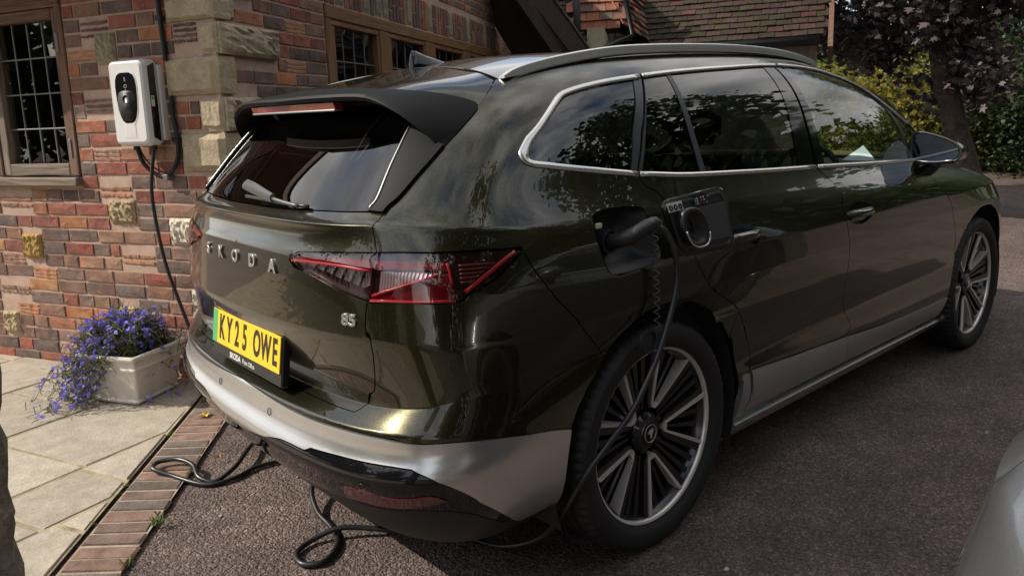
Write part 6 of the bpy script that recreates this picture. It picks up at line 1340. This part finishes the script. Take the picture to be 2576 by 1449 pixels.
for i in range(19):
    for k in range(8): F.append((i*9+k, i*9+k+1, i*9+k+10, i*9+k+9))
link('headliner', mesh('headliner', V, F, True), cab, M_head)
M_card = simple('paper_card', (.75, .78, .85), .7); V = [(2.20, -.60, 1.06), (2.20, -.42, 1.06), (2.27, -.50, 1.135), (2.20, -.60, 1.06)][:3]
pcd = link('paper_card', mesh('paper_card', V, [(0, 1, 2)]), None, M_card); tag(pcd, 'folded white card lying on the dashboard of the olive car', 'paper')
sol = pcd.modifiers.new('t', 'SOLIDIFY'); sol.thickness = .003
# ------------------------------------------------------------------ door mirrors, handles
for sd in (-1, 1):
    mr = empty('door_mirror', (2.15, sd*.86, 1.05)); setp(mr, car)
    def my(p_): return (p_[0], p_[1]*sd, p_[2])
    def mring(x_, k, dz=0, dy=0): return [my((x_, .93+dy+(y_-.93)*k, 1.132+dz+(z_-1.132)*k)) for y_, z_ in ((.815, 1.085), (.825, 1.066), (.86, 1.062), (.985, 1.070), (1.022, 1.085), (1.036, 1.115), (1.028, 1.143), (.99, 1.172), (.90, 1.205), (.845, 1.214), (.820, 1.205), (.812, 1.16))]
    rg = [mring(2.085, .985), mring(2.08, 1.0), mring(2.12, 1.03), mring(2.19, .96, -.003), mring(2.24, .72, -.008, -.02), mring(2.265, .35, -.012, -.03)]
    if sd < 0: rg = [r_[::-1] for r_ in rg]
    hs = loft('mirror_housing', rg, M_olive, mr); hs.data.set_sharp_from_angle(angle=R(50))
    q_ = mring(2.0785, .90); link('mirror_glass', mesh('mirror_glass', q_, [tuple(range(12))]), mr, simple('mirror', (.16, .17, .185), .02, 1.))
    tube('mirror_rim', mring(2.083, .965), .0055, M_satin, mr, n=3, seg=6, closed=True)
    tube('chrome_edge', [my((2.075, .84, 1.076)), my((2.075, .92, 1.072)), my((2.075, 1.0, 1.082))], .0045, M_bright, mr, n=4, seg=6)
    tube('mirror_foot', [my((2.17, .80, 1.0)), my((2.17, .87, 1.03)), my((2.16, .90, 1.07))], .03, M_satin, mr, n=3, seg=8)
for nm, cu, dr in (('r', (.425, .918), rdoor), ('f', (1.30, .918), fdoor)):
    for i_, sd in enumerate((-1, 1)):
        z0_ = .935 if nm == 'r' else .918; u_, v_ = inv_xz(cu[0], z0_, 8 if nm == 'r' else 9.5, 7.4); pc = SF_.ev([u_], [v_])[0]; N_ = SF_.nrm([u_], [v_])[0]
        dish = []
        L_ = .118; hw = .044; P = []
        for a in np.linspace(0, 6.283, 22, endpoint=False): P.append((pc[0]+L_*math.cos(a)*abs(math.cos(a))**.15, z0_+hw*math.sin(a)))
        V = []
        for x_, z_ in P:
            uu, vv = inv_xz(x_, z_, u_, v_); q_ = SF_.ev([uu], [vv])[0]+SF_.nrm([uu], [vv])[0]*.0012; V.append((q_[0], q_[1]*sd, q_[2]))
        n = len(V); V.append((pc[0], pc[1]*sd+(.0012)*sd, pc[2])); hd_ = empty('door_handle', (pc[0], pc[1]*sd, z0_)); setp(hd_, car)
        link('recess', mesh('recess', V, [((i, (i+1) % n, n) if sd > 0 else ((i+1) % n, i, n)) for i in range(n)]), hd_, M_pgloss)
        rings = []
        for t in np.linspace(-1, 1, 13):
            lift = .032*(1-abs(t)**4)+.002; h_ = .017*(1-.35*abs(t)**3); x_ = pc[0]+t*.112
            uu, vv = inv_xz(x_, z0_+.004, u_, v_); q_ = SF_.ev([uu], [vv])[0]
            rings.append([(q_[0], (q_[1]+lift*a)*sd, q_[2]+b_*h_) for a, b_ in ((.1, -1), (.75, -.9), (1, -.3), (.95, .45), (.7, .95), (.1, 1))])
        if sd < 0: rings = [r_[::-1] for r_ in rings]
        gp_ = loft('grip', rings, M_olive, hd_)
# ------------------------------------------------------------------ badges, plate, wiper
def on_body(u, v, side=-1, off=0.):
    p_ = SF_.ev([abs(u)], [v])[0]; n_ = SF_.nrm([abs(u)], [v])[0]; s_ = side if u >= 0 else -side
    p_ = Vector((p_[0], p_[1]*s_, p_[2])); n_ = Vector((n_[0], n_[1]*s_, n_[2])).normalized(); x_ = Vector((0, 0, 1)).cross(n_).normalized(); y_ = n_.cross(x_)
    return Matrix(((x_.x, y_.x, n_.x, p_.x+n_.x*off), (x_.y, y_.y, n_.y, p_.y+n_.y*off), (x_.z, y_.z, n_.z, p_.z+n_.z*off), (0, 0, 0, 1)))
M_badge = simple('badge_silver', (.62, .61, .60), .28, .9)
for ltr, y_ in zip('SKODA', (.245, .125, .01, -.115, -.245)):
    u_ = float(np.interp(abs(y_), NETP[6, :4, 1], np.arange(4))); me = text_mesh(ltr, .052, .0025, .0006, weight=.0012); o = link('letter', me, None, M_badge); place(o, on_body(u_ if y_ < 0 else -u_, 6.80, -1, .003) @ Matrix.Diagonal((1.12, 1, 1, 1))); setp(o, gate)
for i, ltr in enumerate('85'):
    u_, v_ = b['eightfive'][0]; o = link('letter', text_mesh(ltr, .041, .0025, .0006, weight=.001), None, M_badge); place(o, on_body(u_+(-.5+i)*.125, v_, -1, .003) @ Matrix.Diagonal((1.25, 1, 1, 1))); setp(o, gate)
pl = empty('number_plate', (-.9, 0, .65)); setp(pl, car)
PM = Matrix.Translation((-.9135, 0, .703)) @ Matrix.Rotation(R(-90), 4, 'Z') @ Matrix.Rotation(R(90-8), 4, 'X')      # local x to the reader's right, y up, z out of the plate
M_yellow = simple('reflective_yellow', (.76, .50, .02), .35, noise=.05, nscale=40); M_blk = simple('plate_black', (.012, .012, .012), .4); M_pgreen = simple('plate_green', (.06, .36, .12), .4)
def pbox(name, x0, x1, y0, y1, z0, z1, mat, bev=.002): o = box(name, (x0, y0, z0), (x1, y1, z1), mat, None, bev, 1); place(o, PM); setp(o, pl); return o
pbox('holder', -.268, .266, -.096, .058, -.030, -.004, M_blk, .004); pbox('plate', -.26, .26, -.0555, .0555, -.003, .0015, M_yellow, .001); pbox('green_flash', -.259, -.222, -.0545, .0545, .0016, .0021, M_pgreen, 0)
def ptext(s_, x_, y_, size, mat, sq=1., wt_=0.): 
    me = text_mesh(s_, size, .0003, 0, 'CENTER', sq, wt_); o = link('character' if len(s_) == 1 else 'lettering', me, None, mat); place(o, PM @ Matrix.Translation((x_, y_, .0024 if y_ > -.058 else -.0032))); setp(o, pl)
for ltr, x_ in zip('KY25OWE', (-.181, -.119, -.056, .006, .098, .163, .226)): ptext(ltr, x_, .0, .112, M_blk, .60, .0030)
ptext('SKODA', -.075, -.077, .026, M_label, 1., .0006); ptext('Press Office', .03, -.077, .021, M_label, .9)
wp = empty('rear_wiper', (-.82, 0, 1.16)); setp(wp, car)
M_wip = simple('wiper_grey', (.11, .11, .112), .4, .3)
W0 = [Vector(v) for v in ((-.852, .045, 1.176), (-.854, .01, 1.182), (-.856, -.05, 1.174), (-.858, -.11, 1.163), (-.856, -.17, 1.152))]
rings = []
for i, c_ in enumerate(W0):
    h_ = (.007, .018, .018, .016, .013)[i]; d_ = (.006, .012, .012, .011, .009)[i]; rings.append([c_+Vector((a*d_, 0, b_*h_)) for a, b_ in ((1, -1), (-.6, -.9), (-1, -.2), (-.8, .6), (.2, 1), (1, .7))])
loft('wiper_arm', rings, M_wip, wp).data.set_sharp_from_angle(angle=R(45))
tube('wiper_rod', [(-.856, -.16, 1.151), (-.850, -.24, 1.142), (-.842, -.305, 1.136)], .0058, M_wip, wp, n=3, seg=8); tube('wiper_blade', [(-.852, .03, 1.146), (-.852, -.10, 1.144), (-.846, -.22, 1.139), (-.832, -.345, 1.136)], .0062, M_satin, wp, n=4, seg=6)
# ------------------------------------------------------------------ charging socket, open flap, connector
fl = b['flap']; Pf = []
for u_, v_ in catmull([np.array(q_) for q_ in fl], 2, True): Pf.append((SF_.ev([u_], [v_])[0], SF_.nrm([u_], [v_])[0]))
def fy(p_): return (p_[0], -p_[1], p_[2])
cen_ = np.mean([p_ for p_, n_ in Pf], axis=0); rings = []
for dpt, sc in ((-.001, 1.0), (.012, .985), (.014, .90), (.060, .86), (.062, .2)): rings.append([fy((p_-cen_)*sc+cen_-np.array([0, 1, 0])*dpt) for p_, n_ in Pf])
cp = empty('charging_port', fy(cen_)); setp(cp, car)
loft('socket_tray', rings, simple('port_black', (.010, .010, .010), .45), cp, caps=False)
lathe_c = Vector(fy(cen_))+Vector((-.045, .045, -.008))
def disc_tube(name, c_, ax, r0, r1, ln_, mat, parent, seg=20):
    ax = Vector(ax).normalized(); t1 = ax.orthogonal().normalized(); t2 = ax.cross(t1); rings = []
    for d_, r in ((0, r0), (ln_, r0), (ln_, r1), (ln_*.3, r1)): rings.append([Vector(c_)+ax*d_+(t1*math.cos(a)+t2*math.sin(a))*r for a in np.linspace(0, 6.283, seg, endpoint=False)])
    return loft(name, rings, mat, parent, smooth=False)
disc_tube('socket', lathe_c, (0, -1, 0), .036, .029, .022, M_satin, cp)
o = box('port_light', (-.013, -.004, -.008), (.013, .004, .008), simple('port_light', (.50, .44, .32), .4), None, .004); place(o, Matrix.Translation((-.226, -.882, 1.052))); setp(o, cp)
# flap swung forward, inner face towards us
ft = empty('charging_flap', (.1, -.96, .93)); setp(ft, car)
FC = [Vector(v) for v in ((-.052, -.965, 1.108), (.238, -.985, 1.130), (.292, -.995, .928), (.022, -.975, .934))]
def bil(s_, t): return (FC[0]*(1-s_)+FC[1]*s_)*(1-t)+(FC[3]*(1-s_)+FC[2]*s_)*t
fn_ = (FC[1]-FC[0]).cross(FC[3]-FC[0]).normalized(); fn_ = fn_ if fn_.y < 0 else -fn_
def frr(r, k, o_): 
    P = []
    for cx_, cy_, a0 in ((1-r, r*1.45, -90), (1-r, 1-r*1.45, 0), (r, 1-r*1.45, 90), (r, r*1.45, 180)):
        for q_ in range(5): a = R(a0+22.5*q_); x_ = cx_+r*math.cos(a); y_ = cy_+r*1.45*math.sin(a); P.append(bil(.5+(x_-.5)*k, .5+(y_-.5)*k)+fn_*o_)
    return P
loft('flap_skin', [frr(.13, 1, -.009), frr(.13, 1.0, -.001), frr(.13, .985, 0)], M_olive, ft, smooth=False)
loft('flap_liner', [frr(.10, .88, 0), frr(.10, .86, .007), frr(.10, .80, .008), frr(.10, .78, .004)], M_satin, ft, smooth=False)
def fquad(name, s0, s1, t0, t1, o_, mat, parent=None): return quad(name, [bil(s0, t0)+fn_*o_, bil(s1, t0)+fn_*o_, bil(s1, t1)+fn_*o_, bil(s0, t1)+fn_*o_], mat, parent or ft)
fquad('inner_pad', .38, .90, .22, .80, .0095, simple('pad_grey', (.045, .045, .047), .35), ft)
stk = fquad('sticker', .03, .255, .055, .205, .0088, simple('sticker_white', (.62, .61, .57), .5), ft)
for k in range(3):
    c_ = bil(.075+.07*k, .14)+fn_*.0096; ux = (FC[1]-FC[0]).normalized(); uy = (FC[0]-FC[3]).normalized()
    link('hexagon', mesh('hexagon', [c_+(ux*math.cos(R(60*j))*.0095+uy*math.sin(R(60*j))*.011) for j in range(6)], [(0, 1, 2, 3, 4, 5)]), ft, M_blk)
    o = link('letter', text_mesh('CKL'[k], .010, .0002), None, M_label); place(o, Matrix(((ux.x, uy.x, fn_.x, 0), (ux.y, uy.y, fn_.y, 0), (ux.z, uy.z, fn_.z, 0), (0, 0, 0, 1))).to_4x4() if False else Matrix.Translation(c_+fn_*.0008) @ Matrix(((ux.x, uy.x, fn_.x), (ux.y, uy.y, fn_.y), (ux.z, uy.z, fn_.z))).to_4x4()); setp(o, ft)
info = fquad('info_label', .43, .68, .045, .19, .0086, M_blk, ft)
for (s_, t_, c3) in ((.45, .075, (.1, .5, .2)), (.45, .115, (.1, .45, .2)), (.45, .155, (.1, .5, .2)), (.48, .075, (.6, .6, .65)), (.48, .115, (.6, .6, .65)), (.48, .155, (.6, .6, .65)), (.54, .07, (.6, .6, .6)), (.58, .07, (.6, .6, .62)), (.65, .07, (.6, .6, .62)), (.545, .115, (.6, .05, .06)), (.585, .115, (.6, .6, .62)), (.62, .16, (.35, .35, .35))):
    fquad('symbol', s_, s_+.018, t_, t_+.022, .0094, simple('symbol', c3, .5), ft)
# sealing cap hanging on the flap
ccap = bil(.26, .50)+fn_*.02; t1 = ux; t2 = uy; rings = []
def oval(o_, k, dz=0): return [ccap+fn_*o_+t1*.052*k*math.copysign(abs(math.cos(a))**.8, math.cos(a))+t2*(.066*k*math.copysign(abs(math.sin(a))**.8, math.sin(a))+dz) for a in np.linspace(0, 6.283, 24, endpoint=False)]
loft('socket_cap', [oval(-.012, .9), oval(.010, 1.0), oval(.018, .98), oval(.020, .90), oval(.016, .72), oval(-.01, .66), oval(-.011, .3)], M_blackpl, ft, caps=False)
tube('cap_lip', [p_ for p_ in oval(.019, .93, -.004)[12:24]], .0032, M_chrome, ft, n=2, seg=6)
tube('hinge_arm', [Vector((-.03, -.915, 1.02)), Vector((.0, -.945, 1.01)), Vector((.05, -.965, 1.0))], .012, M_satin, ft, n=4, seg=8)
cn = empty('plug', lathe_c); tag(cn, 'black charging plug pushed into the open socket of the olive car', 'plug')
P = [lathe_c+Vector((0, -.01, 0)), lathe_c+Vector((0, -.05, .006)), lathe_c+Vector((.008, -.085, .020)), lathe_c+Vector((.030, -.106, .036)), lathe_c+Vector((.056, -.111, .048)), lathe_c+Vector((.080, -.107, .050))]
tube('grip', P, lambda t: .0215*(1-.25*t)+.003*math.sin(t*3.1), M_blackpl, cn, n=6, seg=14)
tube('collar', [P[-1]-Vector((.004, 0, 0)), P[-1]+Vector((.016, .002, -.001))], .0185, M_satin, cn, n=2, seg=12); tube('strain_relief', [P[-1]+Vector((.014, .002, 0)), P[-1]+Vector((.032, .003, -.004))], .0135, simple('relief_grey', (.10, .10, .10), .4), cn, n=2, seg=10)
# coiled tether of the cap
P = [];
for k in range(60): t = k/59; P.append((-.068+.010*math.cos(k*1.25)+.006*t, -.955-.01*math.sin(k*1.25), 1.03-.30*t))
th_ = tube('coil_tether', P, .0018, simple('tether', (.05, .05, .05), .3), None, n=2, seg=5); setp(th_, cp)
hc = disc_tube('hanging_cap', (-.105, -.955, .705), (0, -1, 0), .036, .030, .012, M_satin, cp); 
# ------------------------------------------------------------------ silver car beside the camera, nose towards us
sc_ = empty('car', (1.4, 0, 0)); tag(sc_, 'silver car parked nose-on beside the olive SUV, its front wing showing', 'car')
def copy_silver(o, parent):
    c_ = o.copy(); col.objects.link(c_); inv = o.matrix_parent_inverse.copy(); c_.parent = parent; c_.matrix_parent_inverse = inv
    if c_.data is not None and c_.data.materials and c_.data.materials[0] in (M_olive, M_clad):
        c_.material_slots[0].link = 'OBJECT'; c_.material_slots[0].material = M_silverpaint
    elif c_.data is not None and c_.data.materials and c_.data.materials[0] is M_mach:
        c_.material_slots[0].link = 'OBJECT'; c_.material_slots[0].material = M_rimd
    for ch_ in list(o.children): copy_silver(ch_, c_)
for ch_ in list(car.children):
    if ch_.name.split('.')[0] in ('number_plate', 'charging_port', 'charging_flap'): continue
    copy_silver(ch_, sc_)
sc_.matrix_world = Matrix.Translation((2.23, -2.935, 0)) @ Matrix.Rotation(math.pi, 4, 'Z') @ Matrix.Translation((1.4, 0, 0))
